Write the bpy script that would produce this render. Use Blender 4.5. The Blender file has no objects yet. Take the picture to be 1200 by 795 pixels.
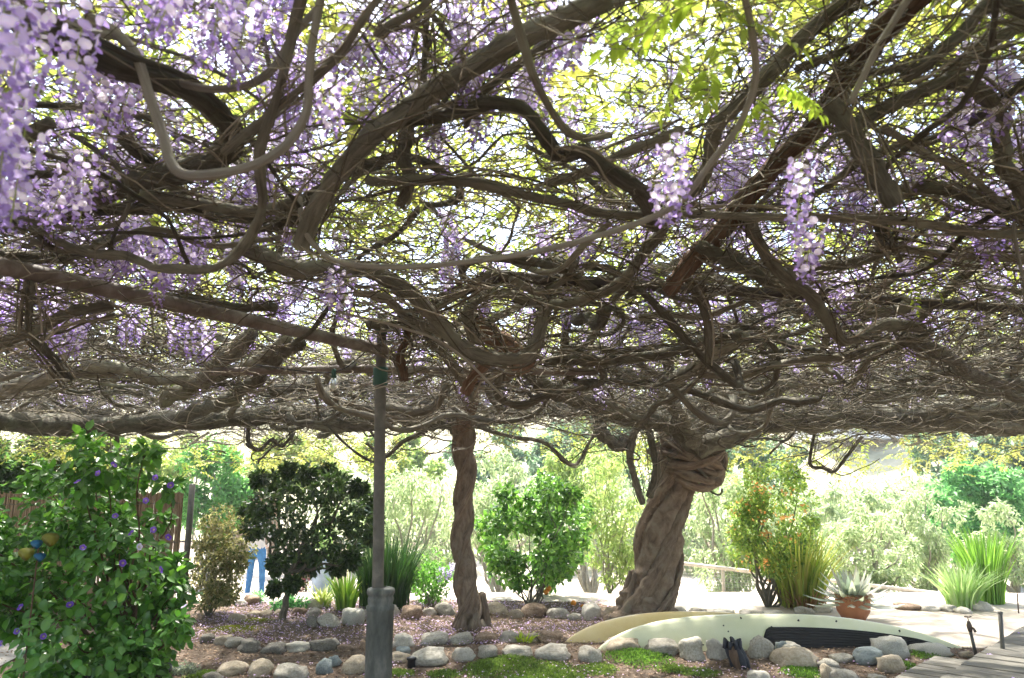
import bpy, math, random
import numpy as np
from mathutils import Vector, Matrix, noise as mnoise

R = math.radians
random.seed(7)
rng = np.random.default_rng(11)
sc = bpy.context.scene
COL = sc.collection

# ------------------------------------------------------------------ camera
F = 880.0                       # focal length in photo pixels (1200 wide)
CAMZ = 1.55
PITCH = math.atan((570 - 397.5) / F)
cam_d = bpy.data.cameras.new('camera')
cam = bpy.data.objects.new('camera', cam_d); COL.objects.link(cam)
cam_d.sensor_width = 36; cam_d.lens = 36 * F / 1200
cam.location = (0, 0, CAMZ)
cam.rotation_euler = (R(90) + PITCH, 0, 0)
cam_d.clip_start = 0.05; cam_d.clip_end = 2000
cam_d.dof.use_dof = True; cam_d.dof.focus_distance = 6.0; cam_d.dof.aperture_fstop = 5.0
sc.camera = cam

# ------------------------------------------------------------------ sky, sun, exposure
SUN_EL, SUN_AZ = R(66), R(-14)          # azimuth from +Y towards +X
w = bpy.data.worlds.new('World'); sc.world = w; w.use_nodes = True
nt = w.node_tree; nt.nodes.clear()
sky = nt.nodes.new('ShaderNodeTexSky'); sky.sky_type = 'NISHITA'; sky.sun_disc = False
sky.sun_elevation = SUN_EL; sky.sun_rotation = SUN_AZ
sky.air_density = 1.0; sky.dust_density = 3.0; sky.ozone_density = 0.6
bg = nt.nodes.new('ShaderNodeBackground'); bg.inputs['Strength'].default_value = 0.15
wo = nt.nodes.new('ShaderNodeOutputWorld')
nt.links.new(sky.outputs[0], bg.inputs[0]); nt.links.new(bg.outputs[0], wo.inputs[0])
sun_d = bpy.data.lights.new('sun', 'SUN'); sun_d.energy = 4.0; sun_d.angle = R(2.0)
sun_d.color = (1.0, 0.95, 0.87)
sun = bpy.data.objects.new('sun', sun_d); COL.objects.link(sun)
sdir = Vector((math.sin(SUN_AZ) * math.cos(SUN_EL), math.cos(SUN_AZ) * math.cos(SUN_EL), math.sin(SUN_EL)))
sun.rotation_euler = sdir.to_track_quat('Z', 'Y').to_euler()
sun.location = sdir * 30
sc.view_settings.view_transform = 'Standard'; sc.view_settings.look = 'None'
sc.view_settings.exposure = 2.25; sc.view_settings.gamma = 1.0
sc.view_settings.use_curve_mapping = False
sc.render.engine = 'CYCLES'
cy = sc.cycles
cy.max_bounces = 8; cy.diffuse_bounces = 5; cy.glossy_bounces = 2; cy.transmission_bounces = 5
cy.transparent_max_bounces = 4; cy.caustics_reflective = False; cy.caustics_refractive = False
cy.use_denoising = True
try: cy.denoiser = 'OPENIMAGEDENOISE'
except Exception: pass
cy.sample_clamp_indirect = 8

# ------------------------------------------------------------------ pixel helpers
FW = np.array([0, math.cos(PITCH), math.sin(PITCH)])
UP = np.array([0, -math.sin(PITCH), math.cos(PITCH)])
RT = np.array([1.0, 0, 0])
C0 = np.array([0, 0, CAMZ])
def ray(x, y): return FW + RT * (x - 600) / F + UP * (397.5 - y) / F
def PD(x, y, d):                # point whose distance ahead (world Y) is d
    r = ray(x, y); return C0 + r * (d / r[1])
def PZ(x, y, z):                # point at height z
    r = ray(x, y); return C0 + r * ((z - CAMZ) / r[2])
def sm(a, b, t):
    t = np.clip((t - a) / (b - a), 0, 1); return t * t * (3 - 2 * t)
def H(x, y):                    # ground height
    x = np.asarray(x, float); y = np.asarray(y, float)
    h = 0.07 * sm(6.6, 7.4, y) + 0.03 * sm(7.6, 8.4, y)
    h = h + 0.012 * np.sin(x * 2.1 + 1.0) * np.cos(y * 1.7)
    h = h - 0.72 * sm(10.4, 15.5, y)
    h = h + 9.0 * sm(26, 70, y) + 6 * sm(14, 40, x) * sm(14, 30, y)
    return h
def PG(x, y):                   # point on the ground under a pixel
    r = ray(x, y); t = 2.0
    for _ in range(60):
        p = C0 + r * t
        e = p[2] - float(H(p[0], p[1]))
        if abs(e) < 1e-4: break
        t += e / max(-r[2], 0.05) * 0.7
    return C0 + r * t
def pxm(p): return F / float(np.dot(np.asarray(p) - C0, FW))   # pixels per metre

# ------------------------------------------------------------------ materials
MATS = {}
def mat(name): 
    m = bpy.data.materials.new(name); m.use_nodes = True; MATS[name] = m
    return m, m.node_tree, m.node_tree.nodes['Principled BSDF'], m.node_tree.nodes['Material Output']
def N(nt, t, **kw):
    n = nt.nodes.new(t)
    for k, v in kw.items():
        if k in n.inputs: n.inputs[k].default_value = v
        else: setattr(n, k, v)
    return n
def ramp(nt, stops):
    n = nt.nodes.new('ShaderNodeValToRGB'); cr = n.color_ramp
    while len(cr.elements) < len(stops): cr.elements.new(0.5)
    for e, (p, c) in zip(cr.elements, stops): e.position = p; e.color = (*c, 1)
    return n
def noise_mat(name, stops, scale, rough=0.85, bump=0.3, bscale=None, coord='Object', stretch=(1, 1, 1), detail=8, spec=0.3, dist=0.0, rnd=0.0, bdist=0.02, metallic=0):
    m, t, b, o = mat(name)
    tc = N(t, 'ShaderNodeTexCoord'); mp = N(t, 'ShaderNodeMapping'); mp.inputs['Scale'].default_value = stretch
    t.links.new(tc.outputs[coord], mp.inputs[0])
    n1 = N(t, 'ShaderNodeTexNoise', Scale=scale, Detail=detail, Roughness=0.65, Distortion=dist)
    t.links.new(mp.outputs[0], n1.inputs['Vector'])
    cr = ramp(t, stops); t.links.new(n1.outputs['Fac'], cr.inputs[0])
    colout = cr.outputs[0]
    if rnd:
        oi = N(t, 'ShaderNodeObjectInfo'); hs = N(t, 'ShaderNodeHueSaturation')
        mr = N(t, 'ShaderNodeMapRange'); mr.inputs['To Min'].default_value = 1 - rnd; mr.inputs['To Max'].default_value = 1 + rnd
        t.links.new(oi.outputs['Random'], mr.inputs[0]); t.links.new(mr.outputs[0], hs.inputs['Value'])
        t.links.new(colout, hs.inputs['Color']); colout = hs.outputs[0]
    t.links.new(colout, b.inputs['Base Color'])
    n2 = N(t, 'ShaderNodeTexNoise', Scale=bscale or scale * 3, Detail=10, Roughness=0.7)
    t.links.new(mp.outputs[0], n2.inputs['Vector'])
    bp = N(t, 'ShaderNodeBump', Strength=bump, Distance=bdist); t.links.new(n2.outputs['Fac'], bp.inputs['Height'])
    t.links.new(bp.outputs[0], b.inputs['Normal'])
    b.inputs['Roughness'].default_value = rough; b.inputs['Specular IOR Level'].default_value = spec
    b.inputs['Metallic'].default_value = metallic
    return m
def leaf_mat(name, trans=0.45, rough=0.45, tint=(1.0, 1.0, 0.68), spec=0.35):
    m, t, b, o = mat(name)
    at = N(t, 'ShaderNodeAttribute'); at.attribute_name = 'Col'
    t.links.new(at.outputs['Color'], b.inputs['Base Color'])
    b.inputs['Roughness'].default_value = rough; b.inputs['Specular IOR Level'].default_value = spec
    tr = N(t, 'ShaderNodeBsdfTranslucent')
    mx = N(t, 'ShaderNodeMix', data_type='RGBA', blend_type='MULTIPLY'); mx.inputs[0].default_value = 1
    t.links.new(at.outputs['Color'], mx.inputs[6]); mx.inputs[7].default_value = (*tint, 1)
    sc_ = N(t, 'ShaderNodeMix', data_type='RGBA', blend_type='MULTIPLY'); sc_.inputs[0].default_value = 1
    t.links.new(mx.outputs[2], sc_.inputs[6]); sc_.inputs[7].default_value = (1.9, 1.9, 1.9, 1)
    t.links.new(sc_.outputs[2], tr.inputs['Color'])
    ms = N(t, 'ShaderNodeMixShader'); ms.inputs[0].default_value = trans
    t.links.new(b.outputs[0], ms.inputs[1]); t.links.new(tr.outputs[0], ms.inputs[2]); t.links.new(ms.outputs[0], o.inputs[0])
    return m
def plain(name, col, rough=0.6, metallic=0, spec=0.4, bump=0.0, bscale=40, var=0.25, vscale=6):
    d = tuple(c * (1 - var) for c in col); l = tuple(min(1, c * (1 + var)) for c in col)
    return noise_mat(name, [(0.3, d), (0.7, l)], vscale, rough, bump, bscale, metallic=metallic, spec=spec, bdist=0.004)
def bark_mat(name, dark, mid, light, lichen=None, scale=1.0):
    """bark from the tube's own UV: u round the stem, v metres along it"""
    m, t, b, o = mat(name)
    uv = N(t, 'ShaderNodeUVMap'); mp = N(t, 'ShaderNodeMapping'); mp.inputs['Scale'].default_value = (9, 7 * scale, 1)
    t.links.new(uv.outputs[0], mp.inputs[0])
    oi = N(t, 'ShaderNodeObjectInfo'); cb = N(t, 'ShaderNodeCombineXYZ')
    ml = N(t, 'ShaderNodeMath', operation='MULTIPLY'); ml.inputs[1].default_value = 37
    t.links.new(oi.outputs['Random'], ml.inputs[0]); t.links.new(ml.outputs[0], cb.inputs[2]); t.links.new(cb.outputs[0], mp.inputs[1])
    n1 = N(t, 'ShaderNodeTexNoise', Scale=1.3, Detail=9, Roughness=0.7, Distortion=0.6); t.links.new(mp.outputs[0], n1.inputs['Vector'])
    cr = ramp(t, [(0.28, dark), (0.5, mid), (0.74, light)]); t.links.new(n1.outputs['Fac'], cr.inputs[0])
    out = cr.outputs[0]
    tc = N(t, 'ShaderNodeTexCoord')
    if lichen:
        n3 = N(t, 'ShaderNodeTexNoise', Scale=7, Detail=6, Roughness=0.6); t.links.new(tc.outputs['Object'], n3.inputs['Vector'])
        r3 = ramp(t, [(0.52, (0, 0, 0)), (0.68, (1, 1, 1))]); t.links.new(n3.outputs['Fac'], r3.inputs[0])
        mx = N(t, 'ShaderNodeMix', data_type='RGBA'); t.links.new(r3.outputs[0], mx.inputs[0])
        t.links.new(out, mx.inputs[6]); mx.inputs[7].default_value = (*lichen, 1); out = mx.outputs[2]
    hs = N(t, 'ShaderNodeHueSaturation'); mr = N(t, 'ShaderNodeMapRange'); mr.inputs['To Min'].default_value = 0.72; mr.inputs['To Max'].default_value = 1.25
    t.links.new(oi.outputs['Random'], mr.inputs[0]); t.links.new(mr.outputs[0], hs.inputs['Value']); t.links.new(out, hs.inputs['Color'])
    t.links.new(hs.outputs[0], b.inputs['Base Color'])
    mp2 = N(t, 'ShaderNodeMapping'); mp2.inputs['Scale'].default_value = (22, 9 * scale, 1); t.links.new(uv.outputs[0], mp2.inputs[0])
    n2 = N(t, 'ShaderNodeTexNoise', Scale=1.6, Detail=10, Roughness=0.72, Distortion=0.4); t.links.new(mp2.outputs[0], n2.inputs['Vector'])
    bp = N(t, 'ShaderNodeBump', Strength=1.0, Distance=0.02); t.links.new(n2.outputs['Fac'], bp.inputs['Height']); t.links.new(bp.outputs[0], b.inputs['Normal'])
    b.inputs['Roughness'].default_value = 0.9; b.inputs['Specular IOR Level'].default_value = 0.2
    return m

M_bark = bark_mat('bark', (0.11, 0.103, 0.08), (0.28, 0.262, 0.205), (0.45, 0.425, 0.345), (0.37, 0.375, 0.29))
M_barkd = bark_mat('bark_dark', (0.06, 0.056, 0.043), (0.155, 0.143, 0.11), (0.3, 0.28, 0.22), (0.22, 0.224, 0.168))
M_barkr = bark_mat('bark_red', (0.07, 0.042, 0.028), (0.19, 0.12, 0.08), (0.32, 0.22, 0.15))
M_barkl = bark_mat('bark_pale', (0.28, 0.25, 0.2), (0.45, 0.41, 0.34), (0.6, 0.56, 0.48))
M_trunk = bark_mat('bark_trunk', (0.085, 0.062, 0.045), (0.235, 0.178, 0.13), (0.39, 0.315, 0.24), (0.29, 0.25, 0.19), scale=0.8)
M_twig = leaf_mat('twig', trans=0.0, rough=0.9, spec=0.15)
M_leaf = leaf_mat('leaf', trans=0.5)
M_leafg = leaf_mat('leaf_glossy', trans=0.3, rough=0.32, spec=0.5)
M_leaff = leaf_mat('leaf_pale', trans=0.5, tint=(1.0, 1.0, 0.85))
M_petal = leaf_mat('petal', trans=0.45, rough=0.6, tint=(1, 0.95, 1.0), spec=0.2)
M_blade = leaf_mat('blade', trans=0.35, rough=0.5)
M_pipe = noise_mat('pipe_rusty', [(0.3, (0.075, 0.056, 0.046)), (0.5, (0.15, 0.125, 0.108)), (0.7, (0.27, 0.25, 0.225))], 9, 0.7, 0.25, 60, spec=0.35, bdist=0.003)
M_pipeg = noise_mat('pipe_grey', [(0.3, (0.055, 0.053, 0.046)), (0.55, (0.11, 0.105, 0.09)), (0.75, (0.18, 0.165, 0.14))], 14, 0.5, 0.15, 90, spec=0.45, bdist=0.002)
M_sleeve = noise_mat('sleeve_weathered', [(0.3, (0.035, 0.042, 0.04)), (0.52, (0.1, 0.11, 0.104)), (0.75, (0.22, 0.225, 0.205))], 14, 0.65, 0.3, 50, stretch=(1, 1, 0.35), bdist=0.003)
M_teal = plain('teal_tape', (0.025, 0.085, 0.065), 0.6)
M_black = plain('black_plastic', (0.015, 0.016, 0.018), 0.5)
M_dkbeam = noise_mat('beam_dark', [(0.3, (0.03, 0.026, 0.024)), (0.7, (0.1, 0.085, 0.075))], 8, 0.75, 0.2, 40, bdist=0.003)
M_glass, _t, _b, _o = mat('bulb_glass'); _b.inputs['Base Color'].default_value = (0.8, 0.85, 0.85, 1); _b.inputs['Roughness'].default_value = 0.08; _b.inputs['Transmission Weight'].default_value = 0.7

# ------------------------------------------------------------------ mesh building
class G:
    def __init__(s): s.v = []; s.t = []; s.q = []; s.c = []; s.uv = []; s.n = 0
    def add(s, v, tris=None, quads=None, col=None, uv=None):
        v = np.asarray(v, float).reshape(-1, 3)
        if tris is not None and len(tris): s.t.append(np.asarray(tris).reshape(-1, 3) + s.n)
        if quads is not None and len(quads): s.q.append(np.asarray(quads).reshape(-1, 4) + s.n)
        s.v.append(v)
        if col is None: col = np.full((len(v), 3), 0.5)
        col = np.asarray(col, float)
        if col.ndim == 1: col = np.tile(col, (len(v), 1))
        s.c.append(col)
        s.uv.append(np.zeros((len(v), 2)) if uv is None else uv)
        s.n += len(v)
    def mesh(s, name, m, smooth=True):
        me = bpy.data.meshes.new(name)
        v = np.concatenate(s.v); t = np.concatenate(s.t) if s.t else np.zeros((0, 3), int); q = np.concatenate(s.q) if s.q else np.zeros((0, 4), int)
        me.vertices.add(len(v)); me.vertices.foreach_set('co', v.astype(np.float32).ravel())
        li = np.concatenate([t.ravel(), q.ravel()]).astype(np.int32)
        me.loops.add(len(li)); me.loops.foreach_set('vertex_index', li)
        ls = np.concatenate([np.arange(len(t)) * 3, len(t) * 3 + np.arange(len(q)) * 4]).astype(np.int32)
        me.polygons.add(len(ls)); me.polygons.foreach_set('loop_start', ls)
        me.polygons.foreach_set('use_smooth', np.full(len(ls), smooth))
        me.update(calc_edges=True)
        a = me.color_attributes.new('Col', 'FLOAT_COLOR', 'POINT')
        c = np.concatenate(s.c); a.data.foreach_set('color', np.concatenate([c, np.ones((len(c), 1))], 1).astype(np.float32).ravel())
        u = np.concatenate(s.uv)
        if np.any(u):
            ul = me.uv_layers.new(name='UVMap'); ul.data.foreach_set('uv', u[li].astype(np.float32).ravel())
        me.materials.append(m)
        me.validate()
        return me
    def build(s, name, m, parent=None, smooth=True, **tags):
        return link(name, s.mesh(name, m, smooth), parent, **tags)
def link(name, me, parent=None, loc=None, **tags):
    o = bpy.data.objects.new(name, me); COL.objects.link(o)
    if parent: o.parent = parent
    if loc is not None: o.location = loc
    for k, v in tags.items(): o[{'cat': 'category'}.get(k, k)] = v
    return o
def thing(name, loc, label, cat, group=None, rz=0):
    o = bpy.data.objects.new(name, None); COL.objects.link(o); o.empty_display_size = 0.1
    o.location = loc; o.rotation_euler = (0, 0, rz)
    o['label'] = label; o['category'] = cat
    if group: o['group'] = group
    return o
def nrm(a):
    return a / np.maximum(np.linalg.norm(a, axis=-1, keepdims=True), 1e-9)
def catmull(p, n):
    p = np.asarray(p, float); P_ = np.vstack([2 * p[0] - p[1], p, 2 * p[-1] - p[-2]])
    out = []
    for i in range(1, len(P_) - 2):
        t = np.linspace(0, 1, n, endpoint=False)[:, None]
        a, b, c, d = P_[i - 1], P_[i], P_[i + 1], P_[i + 2]
        out.append(0.5 * (2 * b + (c - a) * t + (2 * a - 5 * b + 4 * c - d) * t**2 + (3 * b - a - 3 * c + d) * t**3))
    out.append(p[-1:]); return np.vstack(out)
def tube(g, p, r, k=8, col=None, cap=True, rough=0.0, seed=0.0, lobes=0, twist=0.0, depth=0.2, rnoise=3.0):
    """tube along points p with radii r, duplicated seam, UV u round / v metres"""
    p = np.asarray(p, float); n = len(p); r = np.broadcast_to(np.asarray(r, float), (n,))
    t = nrm(np.gradient(p, axis=0))
    ref = np.array([0, 0, 1.0]) if abs(t[0][2]) < 0.8 else np.array([1.0, 0, 0])
    u = ref - t[0] * np.dot(ref, t[0]); u /= np.linalg.norm(u); us = [u]
    for i in range(1, n):
        u = u - t[i] * np.dot(u, t[i]); u = u / max(np.linalg.norm(u), 1e-9); us.append(u)
    us = np.array(us); vs = np.cross(t, us)
    s = np.concatenate([[0], np.cumsum(np.linalg.norm(np.diff(p, axis=0), axis=1))])
    th = np.linspace(0, 2 * np.pi, k + 1)
    rr = np.tile(r[:, None], (1, k + 1))
    if lobes:
        ph = 0.5 * lobes * (th[None, :] - twist * s[:, None])
        cre = (1 - np.abs(np.sin(ph))) ** 3
        rr = rr * (1 - depth * cre)
    if rough:
        for i in range(n):
            for j in range(k):
                q = p[i] + (us[i] * math.cos(th[j]) + vs[i] * math.sin(th[j])) * r[i]
                rr[i, j] *= 1 + rough * mnoise.noise(Vector(q * rnoise / max(r[i], 0.02) * 0.4 + seed)) + rough * 0.5 * mnoise.noise(Vector(q * rnoise / max(r[i], 0.02) + seed))
            rr[i, k] = rr[i, 0]
    V = p[:, None, :] + rr[..., None] * (us[:, None, :] * np.cos(th)[None, :, None] + vs[:, None, :] * np.sin(th)[None, :, None])
    uv = np.stack([np.tile(th / (2 * np.pi), (n, 1)), np.tile(s[:, None], (1, k + 1))], -1).reshape(-1, 2)
    i = np.arange(n - 1)[:, None] * (k + 1); j = np.arange(k)[None, :]
    Q = np.stack([i + j, i + j + 1, i + j + k + 2, i + j + k + 1], -1).reshape(-1, 4)
    V = V.reshape(-1, 3)
    T = None
    if cap:
        a = len(V); V = np.vstack([V, p[0] - t[0] * r[0] * 0.35, p[-1] + t[-1] * r[-1] * 0.35]); uv = np.vstack([uv, [0, 0], [0, s[-1]]])
        jj = np.arange(k); b0 = (n - 1) * (k + 1)
        T = np.vstack([np.stack([jj + 1, jj, np.full(k, a)], 1), np.stack([b0 + jj, b0 + jj + 1, np.full(k, a + 1)], 1)])
    uv[:, 1] += 0.001
    g.add(V, T, Q, col, uv)
def twigs(g, P_, r, k=3, col=None):
    """many tubes at once: P_ (T,n,3), r (T,n)"""
    T_, n, _ = P_.shape
    t = nrm(np.gradient(P_, axis=1))
    ref = nrm(rng.normal(size=(T_, 1, 3)))
    u = nrm(np.cross(t, ref)); v = np.cross(t, u)
    th = np.arange(k) * 2 * np.pi / k
    V = P_[:, :, None, :] + r[:, :, None, None] * (u[:, :, None, :] * np.cos(th)[:, None] + v[:, :, None, :] * np.sin(th)[:, None])
    b = (np.arange(T_) * n * k)[:, None, None]; i = (np.arange(n - 1) * k)[None, :, None]; j = np.arange(k)[None, None, :]; j2 = (j + 1) % k
    Q = np.stack([b + i + j, b + i + j2, b + i + k + j2, b + i + k + j], -1).reshape(-1, 4)
    c = np.repeat(col, n * k, axis=0) if col is not None else None
    g.add(V.reshape(-1, 3), None, Q, c)
def leaves(g, pos, d, nr, L, W, col, hexa=True, fold=0.2, droop=0.12):
    """leaf blades folded on the midrib"""
    n = len(pos); d = nrm(d); sd = nrm(np.cross(d, nr)); nn = np.cross(sd, d)
    L = np.broadcast_to(L, (n,))[:, None]; W = np.broadcast_to(W, (n,))[:, None]
    tip = pos + d * L - nn * L * droop
    if hexa:
        def pt(a, s, wf): return pos + d * L * a + sd * W * 0.5 * wf * s + nn * (W * fold * wf - L * droop * a * a)
        V = np.stack([pos, pt(.25, 1, .85), pt(.6, 1, .95), tip, pt(.6, -1, .95), pt(.25, -1, .85)], 1)
        b = np.arange(n)[:, None] * 6
        Q = np.concatenate([b + [0, 1, 2, 3], b + [0, 3, 4, 5]])
        g.add(V.reshape(-1, 3), None, Q, np.repeat(col, 6, axis=0))
    else:
        mid = pos + d * L * 0.45
        V = np.stack([pos, mid + sd * W * .5 + nn * W * fold, tip, mid - sd * W * .5 + nn * W * fold], 1)
        b = np.arange(n)[:, None] * 4
        Q = np.concatenate([b + [0, 1, 2], b + [0, 2, 3]])
        g.add(V.reshape(-1, 3), Q, None, np.repeat(col, 4, axis=0))
def cols(n, pal, var=0.2):
    pal = np.array(pal, float); i = rng.integers(0, len(pal), n); j = rng.integers(0, len(pal), n); f = rng.random((n, 1))
    return np.clip((pal[i] * f + pal[j] * (1 - f)) * (1 + var * rng.normal(size=(n, 1)) * 0.6), 0.004, 1)
def box(g, c, s, R_=None, col=None):
    v = np.array([[x, y, z] for x in (-.5, .5) for y in (-.5, .5) for z in (-.5, .5)]) * np.array(s)
    if R_ is not None: v = v @ np.array(R_).T
    g.add(v + np.array(c), None, [[0, 1, 3, 2], [4, 6, 7, 5], [0, 4, 5, 1], [2, 3, 7, 6], [0, 2, 6, 4], [1, 5, 7, 3]], col)
def lathe(g, prof, c, k=24, col=None):
    th = np.linspace(0, 2 * np.pi, k, endpoint=False); prof = np.array(prof, float); n = len(prof)
    V = np.stack([prof[:, 0:1] * np.cos(th), prof[:, 0:1] * np.sin(th), np.tile(prof[:, 1:2], (1, k))], -1).reshape(-1, 3) + np.array(c)
    i = np.arange(n - 1)[:, None] * k; j = np.arange(k)[None]; j2 = (j + 1) % k
    g.add(V, None, np.stack([i + j, i + j2, i + k + j2, i + k + j], -1).reshape(-1, 4), col)

# ================================================================== THE SETTING
def sheet(name, x0, x1, y0, y1, nx, ny, m, dz=0, hf=None):
    xs = np.linspace(x0, x1, nx); ys = np.linspace(y0, y1, ny) if not isinstance(y0, np.ndarray) else y0
    ny = len(ys); X, Y = np.meshgrid(xs, ys)
    Z = (H(X, Y) if hf is None else hf(X, Y)) + dz
    g = G(); i = np.arange(ny - 1)[:, None] * nx; j = np.arange(nx - 1)[None]
    g.add(np.stack([X, Y, Z], -1).reshape(-1, 3), None, np.stack([i + j, i + j + 1, i + j + nx + 1, i + j + nx], -1).reshape(-1, 4))
    return g.build(name, m, kind='structure')
M_soil = noise_mat('soil', [(0.3, (0.085, 0.06, 0.042)), (0.5, (0.17, 0.125, 0.09)), (0.68, (0.28, 0.215, 0.165))], 26, 0.95, 0.9, 90, coord='Object', detail=12, bdist=0.03)
M_sand = noise_mat('sand', [(0.3, (0.36, 0.31, 0.25)), (0.7, (0.5, 0.44, 0.37))], 5, 0.95, 0.5, 60, detail=12, bdist=0.01)
M_conc = noise_mat('concrete', [(0.3, (0.25, 0.24, 0.22)), (0.7, (0.36, 0.34, 0.31))], 5, 0.9, 0.3, 60, bdist=0.006)
M_hill = noise_mat('dry_hill', [(0.3, (0.2, 0.2, 0.1)), (0.5, (0.34, 0.32, 0.2)), (0.7, (0.5, 0.45, 0.33))], 0.6, 0.95, 0.8, 3, detail=10)
ys = np.concatenate([np.linspace(-40, 4, 20), np.linspace(4.3, 12, 120), np.linspace(12.5, 31, 40)])
sheet('ground', -60, 60, ys, None, 241, 0, M_soil)
g = G()
# sandy path behind the stone border: follows the border on the left, comes further forward at right
xs = np.linspace(-16, 16, 130)
def path_edge(x): return 10.1 - 2.75 * sm(0.9, 2.4, x) - 0.12 * np.sin(np.asarray(x) * 1.3)
edge = path_edge(xs)
tt = np.linspace(0, 1, 60)
X = np.tile(xs, (60, 1)); Y = edge[None] * (1 - tt[:, None]) + 27 * tt[:, None] ** 1.0
Z = H(X, Y) + 0.006
i = np.arange(59)[:, None] * 130; j = np.arange(129)[None]
g.add(np.stack([X, Y, Z], -1).reshape(-1, 3), None, np.stack([i + j, i + j + 1, i + j + 131, i + j + 130], -1).reshape(-1, 4))
g.build('sandy_path', M_sand, kind='structure')
sheet('concrete_path', -8, -4.42, 3.0, 8.2, 12, 20, M_conc, dz=0.012)
sheet('hill', -140, 140, 29, 260, 90, 90, M_hill, dz=0.06)

# ================================================================== WISTERIA
vineA = thing('wisteria_vine', PG(548, 735), 'old wisteria vine with slim twisted trunk ringed by a mulch bed', 'vine')
vineB = thing('wisteria_vine', PG(752, 724), 'old wisteria vine with thick leaning trunk and coiled knot behind surfboards', 'vine')
EA, EB = np.array(vineA.location), np.array(vineB.location)
def vine_for(p): return (vineA, EA) if p[0] < -0.15 * p[1] + 0.5 else (vineB, EB)
def rel(g, E):
    g.v = [a - E for a in g.v]; return g

# ---- trunks
def smooth_r(a, n): return catmull(np.array(a)[:, None] * np.ones((1, 3)), n)[:, 0]
dA = EA[1]
tp = [PD(x, y, dA) for x, y in [(547, 742), (549, 715), (546, 680), (541, 640), (543, 600), (546, 560), (543, 525), (541, 490), (540, 465)]]
tr = np.array([0.185, 0.15, 0.135, 0.125, 0.12, 0.125, 0.14, 0.16, 0.2]) * 0.82
g = G(); tube(g, catmull(tp, 14), smooth_r(tr, 14), 44, lobes=3, twist=4.4, depth=0.3, rough=0.16, rnoise=1.0)
rel(g, EA).build('trunk', M_trunk, vineA)
for a0 in (0.4, 2.6, 4.4):
    c = catmull(tp, 14); s = np.linspace(0, 1, len(c)); rr = smooth_r(tr, 14) * 0.98
    ang = a0 + s * 12.5
    pp = c + np.stack([np.cos(ang) * rr, np.sin(ang) * rr, np.zeros(len(c))], 1)
    g = G(); tube(g, pp, 0.031 * (1 - 0.2 * s) * (1 + .2 * np.sin(s * 31 + a0)), 10, rough=0.25, seed=a0); rel(g, EA).build('twining_stem', M_trunk, vineA)
g = G()
for k in range(16):
    a = rng.random() * 6.28; r0 = 0.14 + 0.05 * rng.random()
    z0 = H(EA[0], EA[1])
    hh = 0.06 + 0.2 * rng.random() * (1.6 if 0 < a < 1.6 or a > 5.5 else 0.6)
    p0 = np.array([EA[0] + .03 + math.cos(a) * r0, EA[1] + math.sin(a) * r0, z0 - 0.02])
    tube(g, [p0 + [math.cos(a) * .03, math.sin(a) * .03, 0], p0 + [0, 0, hh * .5], p0 + [-.02 * math.cos(a), -.02 * math.sin(a), hh]], [0.05, 0.045, 0.028], 8, rough=0.35, seed=k)
rel(g, EA).build('root_burl', M_trunk, vineA)

dB = EB[1]
tpx = [(745, 742), (752, 722), (764, 690), (770, 660), (772, 630), (780, 600), (790, 572), (800, 550), (812, 528), (818, 500)]
tp = [PD(x, y, dB) for x, y in tpx]
tr = np.array([0.4, 0.33, 0.275, 0.255, 0.25, 0.23, 0.21, 0.2, 0.22, 0.24])
g = G(); tube(g, catmull(tp, 16), smooth_r(tr, 16), 64, lobes=4, twist=1.7, depth=0.3, rough=0.22, rnoise=1.0)
rel(g, EB).build('trunk', M_trunk, vineB)
c = catmull(tp, 16); s = np.linspace(0, 1, len(c)); rB = smooth_r(tr, 16)
for a0, tw, rad, off in ((1.0, 4.2, 0.07, .86), (3.2, 4.6, 0.085, .82), (5.0, 3.6, 0.055, .9), (4.2, 5.6, 0.03, 1.05)):
    ang = a0 + s * tw
    pp = c + np.stack([np.cos(ang) * rB * off, np.sin(ang) * rB * off, np.zeros(len(c))], 1)
    g = G(); tube(g, pp, rad * (1.15 - 0.4 * s), 14, rough=0.22, seed=a0); rel(g, EB).build('twining_stem', M_trunk, vineB)
for k in range(9):                                   # root flare
    a = 0.3 + k * 0.7; z0 = H(EB[0], EB[1])
    p0 = EB + np.array([math.cos(a) * .27, math.sin(a) * .25, 0])
    g = G(); tube(g, catmull([p0 + [math.cos(a) * .22, math.sin(a) * .22, -0.05], p0 + [0.02, 0, 0.05], p0 + [-.08 * math.cos(a) + .02, -.08 * math.sin(a), 0.26], p0 + [-.1 * math.cos(a) + .06, -.1 * math.sin(a), 0.5]], 5), np.linspace(0.12, 0.02, 16), 12, rough=0.3, seed=k)
    rel(g, EB).build('root', M_trunk, vineB)
kc = PD(806, 543, dB)                                 # coiled knot at the head of the trunk
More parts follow.
